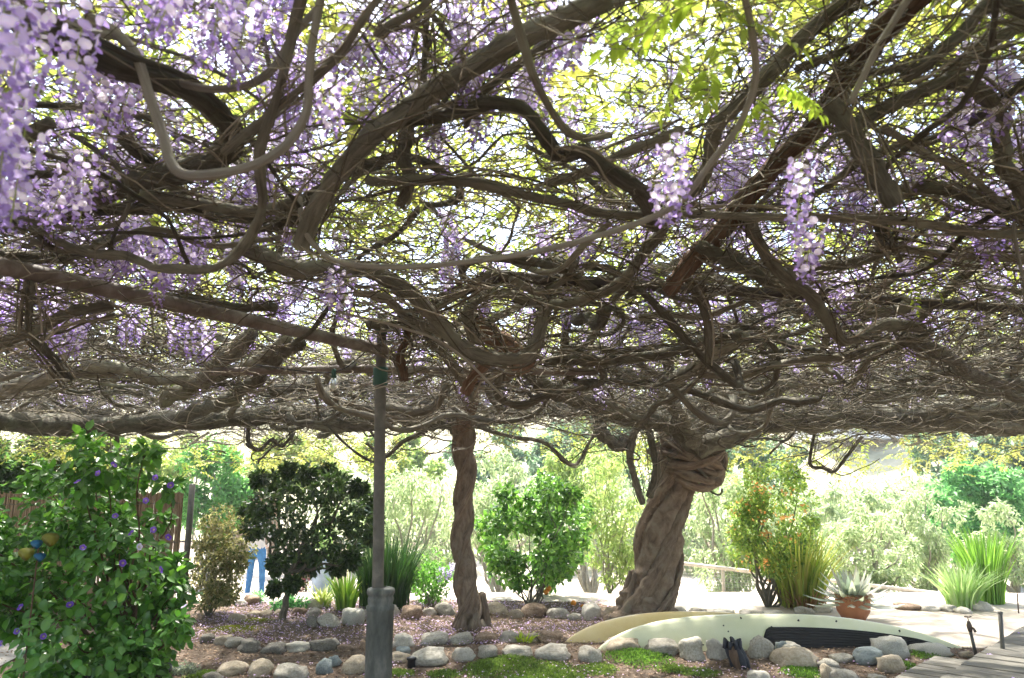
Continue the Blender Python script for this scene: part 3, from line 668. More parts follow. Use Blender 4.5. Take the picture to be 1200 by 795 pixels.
# the rest hang through the canopy, thicker to the left and overhead
lowA, lowB = G(), G()
n = 4800
ax_ = rng.uniform(CX0, CX1, n); ay_ = CY0 + 3 + (CY1 - CY0 - 3.2) * rng.random(n) ** 1.05
for i in range(n):
    x, y = ax_[i], ay_[i]
    if mnoise.noise(Vector((x * .8, y * .8, 9.3))) < (-.2 if x < y * -.12 else -.04): continue
    if y < 4 and (x < 0 or random.random() < .45): zz = random.uniform(.36, .9)
    else: zz = random.uniform(.36, .85)
    p = np.array([x, y, zlow(x, y) + zz])
    if np.linalg.norm(p - C0) < 1.9: continue
    inview = y > 0.6 and abs(x) < y * .72 + .5
    if inview and y < 5 and put_raceme(p, None, random.uniform(.8, 1.15)): continue
    a = random.random() * 6.28; s = random.uniform(.8, 1.15); ca, sa = math.cos(a) * s, math.sin(a) * s
    src = RLO[i % 3 + (3 if y > 6 or not inview else 0)]; V = np.concatenate(src.v) @ np.array([[ca, sa, 0], [-sa, ca, 0], [0, 0, s]])
    tgt, E = (lowA, EA) if x < -0.15 * y + 0.5 else (lowB, EB)
    tgt.add(V + p - E, np.concatenate([t + 0 for t in src.t]), None, np.concatenate(src.c))
lowA.build('flower_cluster', M_petal, vineA, kind='stuff'); lowB.build('flower_cluster', M_petal, vineB, kind='stuff')

# ---- young leaf sprays hanging close to the camera
def spray_mesh(L, nl):
    g = G()
    P_, D_, N_, S_, C_ = compound(1, np.zeros((1, 3)), np.array([0.0]), np.array([-.75]), np.array([L]), leaflets=nl, pal=[(0.27, 0.38, 0.05), (0.33, 0.42, 0.07)])
    leaves(g, P_, D_, N_, S_ * 1.25, S_ * .5, C_, hexa=True, droop=.25)
    hv = np.array([math.cos(-.75), 0, math.sin(-.75)]); f = np.linspace(-.1, 1, 9)[:, None]
    tube(g, hv * L * f - np.array([0, 0, 1]) * L * .3 * f * f, .0014, 5, col=(.3, .33, .08), cap=False)
    return g.mesh('compound_leaf', M_leaf)
SPR = [spray_mesh(.2, 13), spray_mesh(.24, 15), spray_mesh(.16, 11)]
for x, y, d, rz, s in [(835,-5,1.4,2.9,.85),(848,5,1.45,-1.2,.85),(868,20,1.4,-.6,.75),(815,45,1.5,2.9,.75),(840,50,1.5,-2.0,.8),(858,-20,1.4,-2.2,.85),(785,45,1.6,3.2,.8),(830,80,1.55,-1.5,.6),
                       (905,95,1.5,0.2,.45),(900,110,1.5,3.4,.45),(925,100,1.5,-.9,.4),(890,120,1.5,-1.8,.45),(1080,325,3.2,-1.4,.7),(1070,335,3.2,-2.4,.6),(190,440,5.6,0,.8),(440,60,2.2,-1.6,.6)]:
    p = PD(x, y, d); V, E = vine_for(p); o = link('compound_leaf', SPR[random.randrange(3)], V, loc=p - E); o.rotation_euler = (random.gauss(0, .3), random.gauss(0, .3), rz); o.scale = (s,) * 3
#__PART2__
# ================================================================== PERGOLA OF STEEL PIPE
post_b = PD(443, 800, 3.9); post_b[2] = float(H(post_b[0], post_b[1]))
perg = thing('pergola', post_b, 'steel pipe pergola frame with grey post in a fat ribbed sleeve', 'pergola')
EP = np.array(post_b)
def pipe(a, b, r, name, m, k=16, n=14, wob=0.0):
    a, b = np.asarray(a, float), np.asarray(b, float); s = np.linspace(0, 1, n)[:, None]
    p = a + (b - a) * s; p[:, 2] -= wob * np.sin(s[:, 0] * np.pi)
    g = G(); tube(g, p, r, k); rel(g, EP); return g.build(name, m, perg)
px_, py_ = post_b[0], post_b[1]
lx = float(PD(446, 436, 3.9)[0] - px_)          # the post leans a little
pipe((px_, py_, 0.3), (px_ + lx, py_, 2.16), .029, 'post', M_pipeg)
g = G(); zc = float(PD(443, 700, 3.9)[2])            # ribbed sleeve round the foot of the post
prof = [(.064, 0), (.064, zc - .13), (.059, zc - .115), (.059, zc - .02)]
for k in range(5): prof += [(.059, zc - .02 + k * .0), ]
prof = [(.066, 0), (.066, zc - .06), (.069, zc - .055), (.069, zc - .035), (.06, zc - .03), (.064, zc - .012), (.064, zc), (.06, zc + .012), (.066, zc + .018), (.07, zc + .03), (.066, zc + .045), (.054, zc + .05), (.03, zc + .052)]
lathe(g, prof, (0, 0, 0), 28); g.build('post_sleeve', M_sleeve, perg)
g = G(); lathe(g, [(.033, 0), (.038, .004), (.0385, .09), (.034, .095)], (lx, 0, PD(443, 452, 3.9)[2] - EP[2]), 20); g.build('collar', M_teal, perg)
pipe((px_ + lx, py_, PD(443, 436, 3.9)[2]), (px_ + lx - .003, py_, PD(444, 368, 3.9)[2]), .026, 'post_head', M_pipeg)
g = G(); lathe(g, [(.028, 0), (.031, .003), (.031, .05), (.028, .053)], (lx - .002, 0, PD(443, 392, 3.9)[2] - EP[2]), 20); g.build('collar', M_teal, perg)
bA0 = PD(447, 410, 3.88); bA1 = PD(-30, 305, 2.42)
pipe(bA0, bA1 + (bA1 - bA0) * .5, .031, 'beam', M_pipe)
g = G(); tube(g, [bA0 + [0, -.02, -.02], bA0 + [0.012, 0, .0]], .036, 14); rel(g, EP); g.build('tee_joint', M_pipe, perg)
pipe(PZ(250, 436, 2.25), PZ(452, 432, 2.25), .026, 'beam', M_pipe)
pipe(PZ(452, 433, 2.25), PZ(700, 436, 2.25), .024, 'beam', M_pipe)
bC0, bC1 = PZ(585, 324, 2.45), PZ(1230, 364, 2.45)
pipe(bC0, bC1 + (bC1 - bC0) * .15, .026, 'beam', M_dkbeam)
e2 = bC1 + (bC1 - bC0) * .14
pipe((e2[0], e2[1], 0), (e2[0], e2[1], 2.44), .031, 'post', M_pipeg)
e3 = bA1 + (bA1 - bA0) * .45
pipe((e3[0], e3[1], 0), (e3[0], e3[1], e3[2] - .03), .031, 'post', M_pipeg)
pipe(bC0, (px_, py_, 2.4), .024, 'beam', M_dkbeam)
# clamp bolt on the post head
g = G(); p = PD(448, 403, 3.84); lathe(g, [(.0, .016), (.014, .012), (.014, -.012), (0, -.016)], p - EP, 12); g.build('clamp_bolt', M_pipeg, perg)

# string lights
def string_light(pts, bulbs, label):
    o = np.array(pts[0]); t = thing('string_light', o, label, 'string light')
    g = G(); tube(g, catmull(pts, 8) - o, .0035, 5); g.build('cable', M_black, t)
    for p in bulbs:
        p = np.asarray(p) - o
        g = G(); lathe(g, [(.0, .05), (.012, .045), (.014, .0), (.0, -.002)], p, 12); g.build('socket', M_teal, t)
        g = G(); lathe(g, [(.011, 0), (.02, -.015), (.027, -.04), (.02, -.06), (0, -.068)], p, 14); g.build('bulb', M_glass, t)
string_light([PD(300, 428, 4.0), PD(392, 436, 3.95), PD(446, 402, 3.85), PD(520, 398, 4.1)], [PD(391, 443, 3.95)], 'dark cable with glass bulb hung by the grey pergola post')
string_light([PD(590, 345, 4.8), PD(660, 350, 4.8), PD(716, 353, 4.8), PD(786, 362, 4.8), PD(860, 358, 4.8), PD(926, 363, 4.8), PD(1010, 372, 4.8)], [PD(716, 360, 4.8), PD(786, 368, 4.8), PD(926, 370, 4.8)], 'dark cable with three glass bulbs strung beyond the dark beam')

# ================================================================== ROCKS
RK = {}
def rock_mat(name, a, b, c, sc_=6, speck=0.0):
    m = noise_mat('rock_' + name, [(0.3, a), (0.5, b), (0.72, c)], sc_, 0.85, 0.5, 28, rnd=.22, bdist=.02, detail=12); RK[name] = m
rock_mat('grey', (.2, .185, .15), (.36, .335, .28), (.5, .47, .41))
rock_mat('tan', (.27, .22, .155), (.43, .36, .265), (.54, .48, .385))
rock_mat('pale', (.3, .28, .235), (.45, .42, .36), (.56, .53, .47))
rock_mat('dark', (.1, .095, .08), (.2, .185, .155), (.33, .31, .265))
rock_mat('blue', (.14, .17, .17), (.24, .28, .28), (.35, .38, .37))
rock_mat('speckled', (.12, .12, .1), (.36, .35, .3), (.55, .53, .48), 30)
rock_mat('brown', (.14, .09, .055), (.27, .19, .13), (.42, .34, .27))
import bmesh
def rock_mesh(seed, blocky):
    bm = bmesh.new(); bmesh.ops.create_icosphere(bm, subdivisions=3, radius=1)
    for v in bm.verts:
        c = v.co.copy(); m_ = max(abs(c.x), abs(c.y), abs(c.z)); c = c * (1 - blocky) + (c / m_) * blocky * .82
        f = 1 + .34 * mnoise.noise(c * 1.1 + Vector((seed * 3.3, 0, 0))) + .2 * mnoise.noise(c * 2.6 + Vector((seed, 5, 0))) +   .06 * mnoise.noise(c * 7 + Vector((seed, 1, 0)))
        c = c * f
        if c.z < -.55: c.z = -.55 + (c.z + .55) * .2
        v.co = c
    me = bpy.data.meshes.new('rock'); bm.to_mesh(me); bm.free()
    for p in me.polygons: p.use_smooth = True
    return me
RM = {}
def rock(x, yb, w, h, m, label, group, blocky=0.12):
    """pixel centre, pixel bottom, pixel width and height"""
    p = PG(x, yb); s = pxm(p); k = (random.randrange(8), blocky > .2, m)
    if k not in RM: RM[k] = rock_mesh(k[0] + (10 if k[1] else 0), .55 if k[1] else .15); RM[k].materials.append(RK[m])
    W, Hh = w / s * .47, h / s * .86
    dp = W * random.uniform(.7, .95)
    o = link('rock', RM[k], None, loc=(p[0], p[1] + dp * .7, p[2] + Hh * .29), label=label, cat='rock', group=group)
    o.scale = (W * 1.03, dp, Hh * .66 / 0.98); o.rotation_euler = (random.gauss(0, .06), random.gauss(0, .06), random.gauss(0, .18))
front = [(269,792,37,15,'tan'),(302,794,29,20,'tan'),(337,796,45,17,'grey'),(379,790,21,19,'blue'),(391,781,15,14,'blue'),(415,790,32,21,'tan'),(467,777,28,13,'tan'),(471,768,20,10,'blue'),(502,780,48,21,'grey'),(543,775,28,18,'pale'),(571,772,26,16,'grey'),(606,771,37,15,'grey'),(649,773,45,18,'grey'),(692,776,32,19,'grey'),(248,800,26,12,'dark')]
bwall = [(731,765,44,19,'tan'),(778,768,44,19,'grey'),(813,774,31,30,'grey'),(841,773,24,27,'pale'),(893,771,31,27,'grey'),(918,768,18,18,'blue'),(927,768,31,16,'grey')]
loose = [(938,783,52,25,'tan'),(989,777,28,10,'grey'),(974,784,26,12,'grey'),(1022,779,36,20,'blue'),(1050,771,48,28,'speckled'),(1050,788,34,22,'tan'),(1099,770,46,16,'speckled'),(971,797,17,20,'tan'),(994,800,36,16,'grey'),(1032,800,24,9,'grey'),(1135,771,17,8,'tan'),(894,801,28,16,'pale')]
mid = [(241,754,19,12,'dark'),(260,756,22,12,'tan'),(273,759,26,12,'grey'),(290,764,29,16,'dark'),(319,766,31,13,'dark'),(347,764,32,12,'pale'),(379,763,35,15,'dark'),(403,764,20,9,'brown'),(425,761,12,12,'brown'),(471,759,28,17,'pale'),(508,756,37,14,'grey'),(540,756,31,14,'grey'),(570,754,31,13,'brown'),(597,753,26,14,'grey'),(622,752,20,10,'tan'),(645,754,32,15,'brown'),(446,760,18,12,'grey')]
back = [(276,728,22,9,'tan'),(296,724,16,8,'tan'),(311,724,17,10,'tan'),(326,723,14,9,'tan'),(351,721,18,10,'brown'),(366,724,17,11,'grey'),(366,735,17,14,'dark'),(384,735,28,17,'grey'),(411,733,32,22,'speckled'),(432,724,14,12,'grey'),(459,722,16,15,'pale'),(481,726,29,18,'brown'),(503,722,16,11,'grey'),(521,721,26,16,'grey'),(560,721,22,13,'grey'),(582,721,31,16,'tan'),(605,725,17,13,'tan'),(625,724,33,17,'brown'),(655,725,26,14,'grey'),(674,727,18,9,'grey'),(693,727,25,21,'pale'),(372,713,26,16,'pale'),(292,709,22,13,'brown'),(281,711,14,9,'pale')]
far = [(795,722,26,13,'pale'),(820,722,24,10,'grey'),(850,723,28,10,'pale'),(880,723,26,9,'pale'),(910,724,28,9,'pale'),(945,722,26,11,'pale'),(966,719,22,9,'pale'),(1068,716,32,9,'brown'),(1094,717,24,9,'pale'),(1116,718,24,10,'pale'),(1152,717,30,14,'pale'),(1132,720,20,9,'pale'),(775,724,22,12,'grey')]
CN = {'grey': 'grey', 'tan': 'tan', 'pale': 'pale', 'dark': 'dark mossy', 'blue': 'blue-grey', 'speckled': 'speckled', 'brown': 'brown'}
LM = [(215, 'the violet bush'), (331, 'the evergreen trunk'), (443, 'the grey pergola post'), (548, 'the slim twisted trunk'), (622, 'the citrus tree'), (668, 'the yellow board tip'), (752, 'the thick trunk'), (863, 'the charred log'), (950, 'the fountain grass'), (1001, 'the terracotta bowl'), (1060, 'the wooden step'), (1140, 'the garden tap')]
for lst, where, gp, bl in ((front, 'front border stone', 'front border stones', .1), (bwall, 'stone propping the pale surfboard', 'stones propping the surfboard', .4), (loose, 'stone in the loose heap', 'stones heaped by the deck', .1), (mid, 'middle border stone', 'middle border stones', .3), (back, 'back border stone', 'back border stones', .1), (far, 'stone edging the sandy path', 'stones along the sandy path', .1)):
    ws = sorted(q[2] for q in lst); lo, hi = ws[len(ws) // 3], ws[2 * len(ws) // 3]
    for x, y, w_, h_, m in lst:
        sz = 'small' if w_ <= lo else 'large' if w_ > hi else 'medium'; shp = 'flat ' if h_ < w_ * .42 else 'upright ' if h_ > w_ * .85 else 'rounded '
        nl_ = min(LM, key=lambda q: abs(q[0] - x)); side = 'in line with' if abs(nl_[0] - x) < 9 else 'beside' if abs(nl_[0] - x) < 20 else 'just off' if abs(nl_[0] - x) < 34 else 'some way from'
        rock(x, y, w_, h_, m, f'{sz} {shp}{CN[m]} {where}, {side} {nl_[1]}', gp, bl)

# ================================================================== SURFBOARDS standing on their rails
M_bgreen = noise_mat('board_green_white', [(0.3, (.6, .62, .4)), (0.6, (.7, .71, .5)), (0.8, (.74, .74, .57))], 2.2, 0.28, 0.05, 30, spec=.5, bdist=.002)
M_byel = noise_mat('board_yellow', [(0.3, (.66, .5, .22)), (0.6, (.76, .62, .33)), (0.8, (.78, .67, .42))], 2.5, 0.3, 0.05, 30, spec=.5, bdist=.002)
M_pad = plain('deck_pad', (.018, .018, .019), .8, bump=.3, bscale=120)
M_navy = plain('navy_pad', (.015, .025, .05), .7)
M_ding = plain('board_ding', (.03, .03, .03), .7)
def board_frame(pl, pr, hh, lean, sink):
    """local frame of a board lying on its rail from pl to pr"""
    pl, pr = np.array(pl), np.array(pr); L = np.linalg.norm(pr - pl); X = (pr - pl) / L
    n = np.array([X[1], -X[0], 0]); n /= np.linalg.norm(n)       # deck faces the camera
    if n[1] > 0: n = -n
    up = np.array([0, 0, 1.0]); Z = up * math.cos(lean) - n * math.sin(lean); Nn = n * math.cos(lean) + up * math.sin(lean)
    O = (pl + pr) / 2 + up * (-sink)
    return O, X, Z, Nn, L
def outline(s, L, wd, p0, p1):
    """half width at s in -1..1"""
    return wd * np.where(s < 0, (1 - np.abs(s) ** p0) ** .62, (1 - np.abs(s) ** p1) ** .7)
def board(name, pl, pr, wd, th, lean, sink, m, p0, p1, label, rocker=.05):
    O, X, Z, Nn, L = board_frame(pl, pr, wd, lean, sink)
    t = thing(name, (O[0], O[1], max(float(H(O[0], O[1])), 0)), label, 'surfboard'); E = np.array(t.location)
    ns, nk = 60, 22; s = np.sin(np.linspace(-np.pi / 2, np.pi / 2, ns)); hw = np.maximum(outline(s, L, wd, p0, p1), .004)
    a = np.linspace(0, 2 * np.pi, nk, endpoint=False)
    ca, sa = np.sign(np.cos(a)) * np.abs(np.cos(a)) ** .8, np.sign(np.sin(a)) * np.abs(np.sin(a)) ** .75
    tt = th * np.maximum((1 - np.abs(s) ** 3.0), .06) ** .5
    off = rocker * np.abs(s) ** 2.5
    V = O + (s * L / 2)[:, None, None] * X + (hw[:, None] * ca[None])[..., None] * Z + (tt[:, None] * .5 * sa[None] + off[:, None])[..., None] * Nn
    i = np.arange(ns - 1)[:, None] * nk; j = np.arange(nk)[None]; j2 = (j + 1) % nk
    g = G(); g.add((V - E).reshape(-1, 3), None, np.stack([i + j, i + nk + j, i + nk + j2, i + j2], -1).reshape(-1, 4))
    g.build('hull', m, t)
    def surf(sv, f):                                   # point on the deck side: sv along, f = -1..1 of half width
        sv = np.asarray(sv, float); h = np.maximum(outline(sv, L, wd, p0, p1), .004); tt = th * np.maximum(1 - np.abs(sv) ** 3, .06) ** .5
        q = np.clip(np.abs(f), 0, 1) ** 1.25; sn = np.sqrt(np.maximum(1 - q * q, 0)) ** .75
        return O + (sv * L / 2)[..., None] * X + (h * f)[..., None] * Z + (tt * .5 * sn + rocker * np.abs(sv) ** 2.5)[..., None] * Nn - E, Nn
    return t, surf
gl, gr = PG(694, 769) + np.array([0, .2, 0]), PG(1150, 768) + np.array([.1, .26, 0])
bt, surf = board('surfboard', gl, gr, .42, .12, .30, .1, M_bgreen, 3.2, 2.0, 'long pale green surfboard with black ribbed deck pad on its edge')
# ribbed pad: lower band of the deck from the middle to the tail
nr_, ncol = 30, 60
g = G(); sv = np.linspace(-.12, .95, ncol); rows = []
tp_edge = .7 * (1 - (1 - np.clip((sv + .12) / .06, 0, 1)) ** 2) ** .5 - .12 * np.clip((sv - .7) / .25, 0, 1)
for k in range(nr_):
    u_ = k / (nr_ - 1); f = -.15 + u_ * (tp_edge + .15)
    pt, Nn = surf(sv, f); rows.append(pt + Nn * (.006 + (.005 if k % 2 else -.001)))
V = np.array(rows); i = np.arange(nr_ - 1)[:, None] * ncol; j = np.arange(ncol - 1)[None]
g.add(V.reshape(-1, 3), None, np.stack([i + j, i + j + 1, i + j + ncol + 1, i + j + ncol], -1).reshape(-1, 4)); g.build('deck_pad', M_pad, bt, smooth=False)
for sv_, f_ in ((-.42, .35), (-.3, .75), (-.28, .62), (.1, .85), (.62, .85), (-.05, .7), (-.2, .9), (.3, .88)):
    pt, Nn = surf(np.array([sv_]), np.array([f_])); g = G(); a = np.linspace(0, 6.28, 8)[:-1]
    rr_ = random.uniform(.006, .012)
    ux = np.array([1, 0, 0]); uz = np.cross(Nn, ux)
    V = np.vstack([pt + Nn * .004] + [pt + Nn * .0025 + rr_ * (math.cos(q) * ux + math.sin(q) * uz) * random.uniform(.7, 1.4) for q in a])
    g.add(V, [[0, 1 + q, 1 + (q + 1) % 7] for q in range(7)]); g.build('ding', M_ding, bt)
yl = PG(656, 762) + np.array([0, .36, 0]); yr = yl + (gr - gl) / np.linalg.norm(gr - gl) * 2.7 + np.array([0, .1, 0])
yt, ysurf = board('surfboard', yl, yr, .38, .1, .30, .11, M_byel, 2.5, 2.2, 'yellow surfboard with navy nose patch tucked behind the pale green one')
g = G(); sv = np.linspace(-.93, -.5, 16); rows = []
for k in range(10):
    u_ = k / 9; f = -.35 + u_ * .62
    s2 = sv * 1.0
    pt, Nn = ysurf(s2, np.full(16, f) * (1 - .0)); rows.append(pt + Nn * .005)
V = np.array(rows); i = np.arange(9)[:, None] * 16; j = np.arange(15)[None]; Q = np.stack([i + j, i + j + 1, i + j + 17, i + j + 16], -1)
msk = np.array([[jj * .66 + .5 >= ii - 0 if False else (ii / 9 < .45 + jj * .09) for jj in range(15)] for ii in range(9)])
g.add(V.reshape(-1, 3), None, Q[msk].reshape(-1, 4)); g.build('nose_patch', M_navy, yt)

# ================================================================== POT WITH AGAVE
M_terra = noise_mat('terracotta', [(0.3, (.3, .12, .06)), (0.6, (.42, .19, .1)), (0.8, (.5, .28, .18))], 6, .85, .2, 40, bdist=.004)
pp = PG(1001, 728); s = pxm(pp)
pot = thing('plant_pot', pp, 'round terracotta bowl pot standing on sand behind the surfboard', 'pot')
r_ = 19.5 / s
g = G(); lathe(g, [(0, 0), (r_ * .5, 0), (r_ * .62, .01), (r_ * .92, r_ * .55), (r_, r_ * .95), (r_ * .97, r_ * 1.25), (r_ * .9, r_ * 1.42), (r_ * .82, r_ * 1.42), (r_ * .8, r_ * 1.2)], (0, 0, 0), 32); g.build('bowl', M_terra, pot)
g = G(); lathe(g, [(r_ * .87, r_ * 1.36), (r_ * .95, r_ * 1.38), (r_ * .95, r_ * 1.5), (r_ * .84, r_ * 1.5), (r_ * .82, r_ * 1.4)], (0, 0, 0), 32); g.build('rim', M_terra, pot)
g = G(); lathe(g, [(0, r_ * 1.3), (r_ * .83, r_ * 1.28)], (0, 0, 0), 24); g.build('potting_soil', M_soil, pot)
def rosette(name, loc, nlf, L, W, pal, label, cat, up=(.15, 1.35), m=None, parent_each=True):
    t = thing(name, loc, label, cat); m = m or M_leafg
    for k in range(nlf):
        f = k / nlf; az = k * 2.399; el = up[0] + (up[1] - up[0]) * f ** 1.3 + random.gauss(0, .06); l = L * (1 - .35 * f) * random.uniform(.85, 1.1)
        n = 9; q = np.linspace(0, 1, n); d = np.array([math.cos(az) * math.cos(el), math.sin(az) * math.cos(el), math.sin(el)]); sd = np.array([-math.sin(az), math.cos(az), 0]); nn = np.cross(d, sd)
        mid_ = d * (q * l)[:, None] + nn * (-.12 * l * np.sin(q * 2.6))[:, None] * (1 - f)
        wd = W * np.array([.75, .9, 1, 1, .92, .78, .55, .28, .02]) * .5
        V = np.stack([mid_ - sd * wd[:, None] - nn * wd[:, None] * .45, mid_ + nn * .004, mid_ + sd * wd[:, None] - nn * wd[:, None] * .45], 1).reshape(-1, 3)
        i = np.arange(n - 1)[:, None] * 3; Q = np.concatenate([i + [0, 1, 4, 3], i + [1, 2, 5, 4]])
        g = G(); g.add(V, None, Q, np.tile(cols(1, pal, .15), (len(V), 1))); g.build('leaf', m, t)
    return t
ag = pp + np.array([0, 0, r_ * 1.3])
AGP = [(.4, .45, .42), (.5, .54, .52), (.32, .4, .36), (.52, .5, .5)]
rosette('agave_plant', ag, 46, .5, .085, AGP, 'spiky grey-green agave rosette growing in the terracotta bowl', 'agave', up=(-.1, 1.4))
g = G(); n = 60; a = rng.uniform(0, 6.28, n)
ad = thing('dry_leaf_skirt', ag + np.array([0, 0, .0]), 'dry tan leaf skirt hanging under the agave rosette', 'dry leaves')
leaves(g, np.stack([np.cos(a) * r_ * .6, np.sin(a) * r_ * .6, np.full(n, .05)], 1), np.stack([np.cos(a), np.sin(a), rng.uniform(-.7, .1, n)], 1), np.tile([0, 0, 1.0], (n, 1)), rng.uniform(.09, .16, n), .03, cols(n, [(.35, .25, .17), (.25, .16, .12), (.45, .36, .28)], .2))
g.build('dry_leaves', M_blade, ad, kind='stuff')

# ================================================================== WOODEN DECK
M_wood = noise_mat('deck_wood', [(0.25, (.075, .07, .058)), (0.5, (.145, .136, .113)), (0.75, (.235, .22, .19))], 5, .85, .5, 16, stretch=(1, 14, 14), rnd=.18, bdist=.006)
def deck(name, A, B, zt, width, nplk, label, rail_h):
    A, B = np.array(A), np.array(B); e = (B - A)[:2]; e /= np.linalg.norm(e); pdir = np.array([e[1], -e[0]])
    if pdir[1] > 0: pdir = -pdir
    ang = math.atan2(pdir[1], pdir[0]); t = thing(name, (A[0], A[1], 0), label, 'deck'); 
    pw = np.linalg.norm((B - A)[:2]) / nplk
    for k in range(nplk):
        L = width * random.uniform(.992, 1.0); g = G(); box(g, (0, 0, 0), (L, pw - .02, .03))
        me = g.mesh('plank', M_wood, smooth=False)
        o = link('plank', me, t); cpos = e * (k + .5) * pw + pdir * (L / 2 + random.uniform(-.006, .006)); o.location = (cpos[0], cpos[1], zt - .015 + random.gauss(0, .0015)); o.rotation_euler = (random.gauss(0, .006), 0, ang)
        bv = o.modifiers.new('bevel', 'BEVEL'); bv.width = .004; bv.segments = 1
    L = np.linalg.norm((B - A)[:2])
    for f in (.04, .5, .95):
        g = G(); box(g, (0, 0, 0), (L - .02, .045, zt - .04)); o = link('joist', g.mesh('joist', M_wood, False), t)
        cpos = e * L / 2 + pdir * (.03 + f * (width - .08)); o.location = (cpos[0], cpos[1], (zt - .04) / 2 + .004); o.rotation_euler = (0, 0, math.atan2(e[1], e[0]))
    return t, e, pdir
A = PZ(1090, 800, .2); B = PZ(1206, 729, .2); ex = (B - A); A2 = A - ex * .12; B2 = B + ex * .4
deck('wooden_deck', A2, B2, .2, 3.4, 26, 'upper platform of weathered grey deck planks beside the tap', .2)
ed = ex / np.linalg.norm(ex); pd_ = np.array([ed[1], -ed[0], 0])
S1 = PZ(1096, 768, .1); S0 = S1 - ed * 1.1
dd = -float(np.dot((S1 - A)[:2], (-pd_)[:2])) if False else abs(float(np.dot((S1 - A)[:2], pd_[:2])))
deck('wooden_step', S0, S1, .1, dd - .01, 8, 'low step of weathered grey planks against the deck edge', .1)

# ================================================================== TAP, STAKES, LOG, PEG
tp_ = PG(1145, 772); h_ = 50 / pxm(tp_); tap = thing('garden_tap', tp_, 'brass garden tap on a grey standpipe next to the deck', 'tap')
lean_ = np.array([-.045, 0, 0])
g = G(); tube(g, [[0, 0, -.02], lean_ * .72 + [0, 0, h_ * .62]], .014, 12); g.build('standpipe', M_pipeg, tap)
M_brass = plain('tap_brass', (.13, .1, .08), .5, .7)
g = G(); top = lean_ * .72 + [0, 0, h_ * .6]; tube(g, [top, top + [-.003, 0, .035], top + [-.005, 0, .06], top + [-.007, 0, .09]], [.017, .023, .021, .012], 12); g.build('valve_body', M_brass, tap)
g = G(); tube(g, [top + [-.003, 0, .04], top + [.012, -.035, .03], top + [.016, -.05, .005]], [.011, .011, .012], 10); g.build('spout', M_brass, tap)
g = G(); tube(g, [top + [-.007, 0, .09], top + [-.01, 0, .125]], .004, 8); g.build('stem', M_brass, tap)
g = G(); tube(g, [top + [-.04, 0, .127], top + [-.01, 0, .124], top + [.022, 0, .127]], [.006, .005, .006], 8); tube(g, [top + [-.01, -.03, .127], top + [-.01, .03, .127]], .005, 8); g.build('handle', M_brass, tap)
def stake(x, y0, y1, d, r, m, label):
    a, b = PD(x, y0, d), PD(x - 2, y1, d); a = np.array([a[0], a[1], float(H(a[0], a[1])) - .02]); g = G(); tube(g, [[0, 0, 0], (b - a) * .5, b - a], r, 12); lathe(g, [(r * 1.12, -.02), (r * 1.15, 0), (0, .006)], b - a, 12); o = g.build('stake', m, None, label=label, cat='stake'); o.location = a
stake(1174, 765, 717, 6.75, .017, M_pipeg, 'short grey metal pipe stake at the deck edge')
stake(1194, 722, 696, 9.2, .007, M_barkr, 'thin rusty stake standing in the sandy path')
lg = PG(866, 782); log = thing('charred_log', lg, 'dark charred split log leaning against the propping stones', 'log'); log.scale = (.85, .85, .9)
M_char = noise_mat('charred', [(0.35, (.008, .01, .016)), (0.6, (.02, .024, .035)), (0.8, (.06, .065, .075))], 12, .6, .6, 40, spec=.5, bdist=.02)
M_split = noise_mat('split_wood', [(0.3, (.07, .045, .03)), (0.6, (.17, .115, .08)), (0.8, (.27, .2, .15))], 9, .9, .8, 30, stretch=(3, 3, .5), bdist=.02)
for k, (x0, x1, r0, m, yy, nm) in enumerate([(-.04, -.035, .055, M_split, .0, 'split_face'), (.015, -.005, .045, M_char, -.01, 'split_face'), (.065, .02, .04, M_char, .02, 'charred_side'), (-.085, -.06, .035, M_char, .04, 'charred_side'), (.0, -.02, .085, M_char, .07, 'charred_side')]):
    g = G(); n = 9; q = np.linspace(0, 1, n)[:, None]
    tube(g, np.hstack([x0 + .05 * (1 - q) + (x1 - x0) * q - .02, yy - .05 + .1 * q, .22 * q * random.uniform(.85, 1.0) - .01]), r0 * np.array([.55, .8, .95, 1, 1, 1, .98, .9, .7]), 9, rough=.3, seed=k, rnoise=1.2); g.build(nm, m, log)
for k in range(9):
    g = G(); a = k * .7; tube(g, [[math.cos(a) * .05 - .03, math.sin(a) * .03 + .06, .18], [math.cos(a) * .08 - .04, math.sin(a) * .06 + .05, .21 + .015 * (k % 3)], [math.cos(a) * .09 - .045, math.sin(a) * .07 + .04, .16]], [.03, .028, .01], 7, rough=.3, seed=k); g.build('charred_flake', M_char, log)
pg = PG(482, 782); g = G(); lathe(g, [(.0, -.02), (.035, -.02), (.033, .06), (.042, .062), (.042, .078), (.02, .085), (0, .086)], (0, 0, 0), 16); o = g.build('path_light', M_black, None, label='small dark capped peg among the front border stones', cat='path light'); o.location = pg

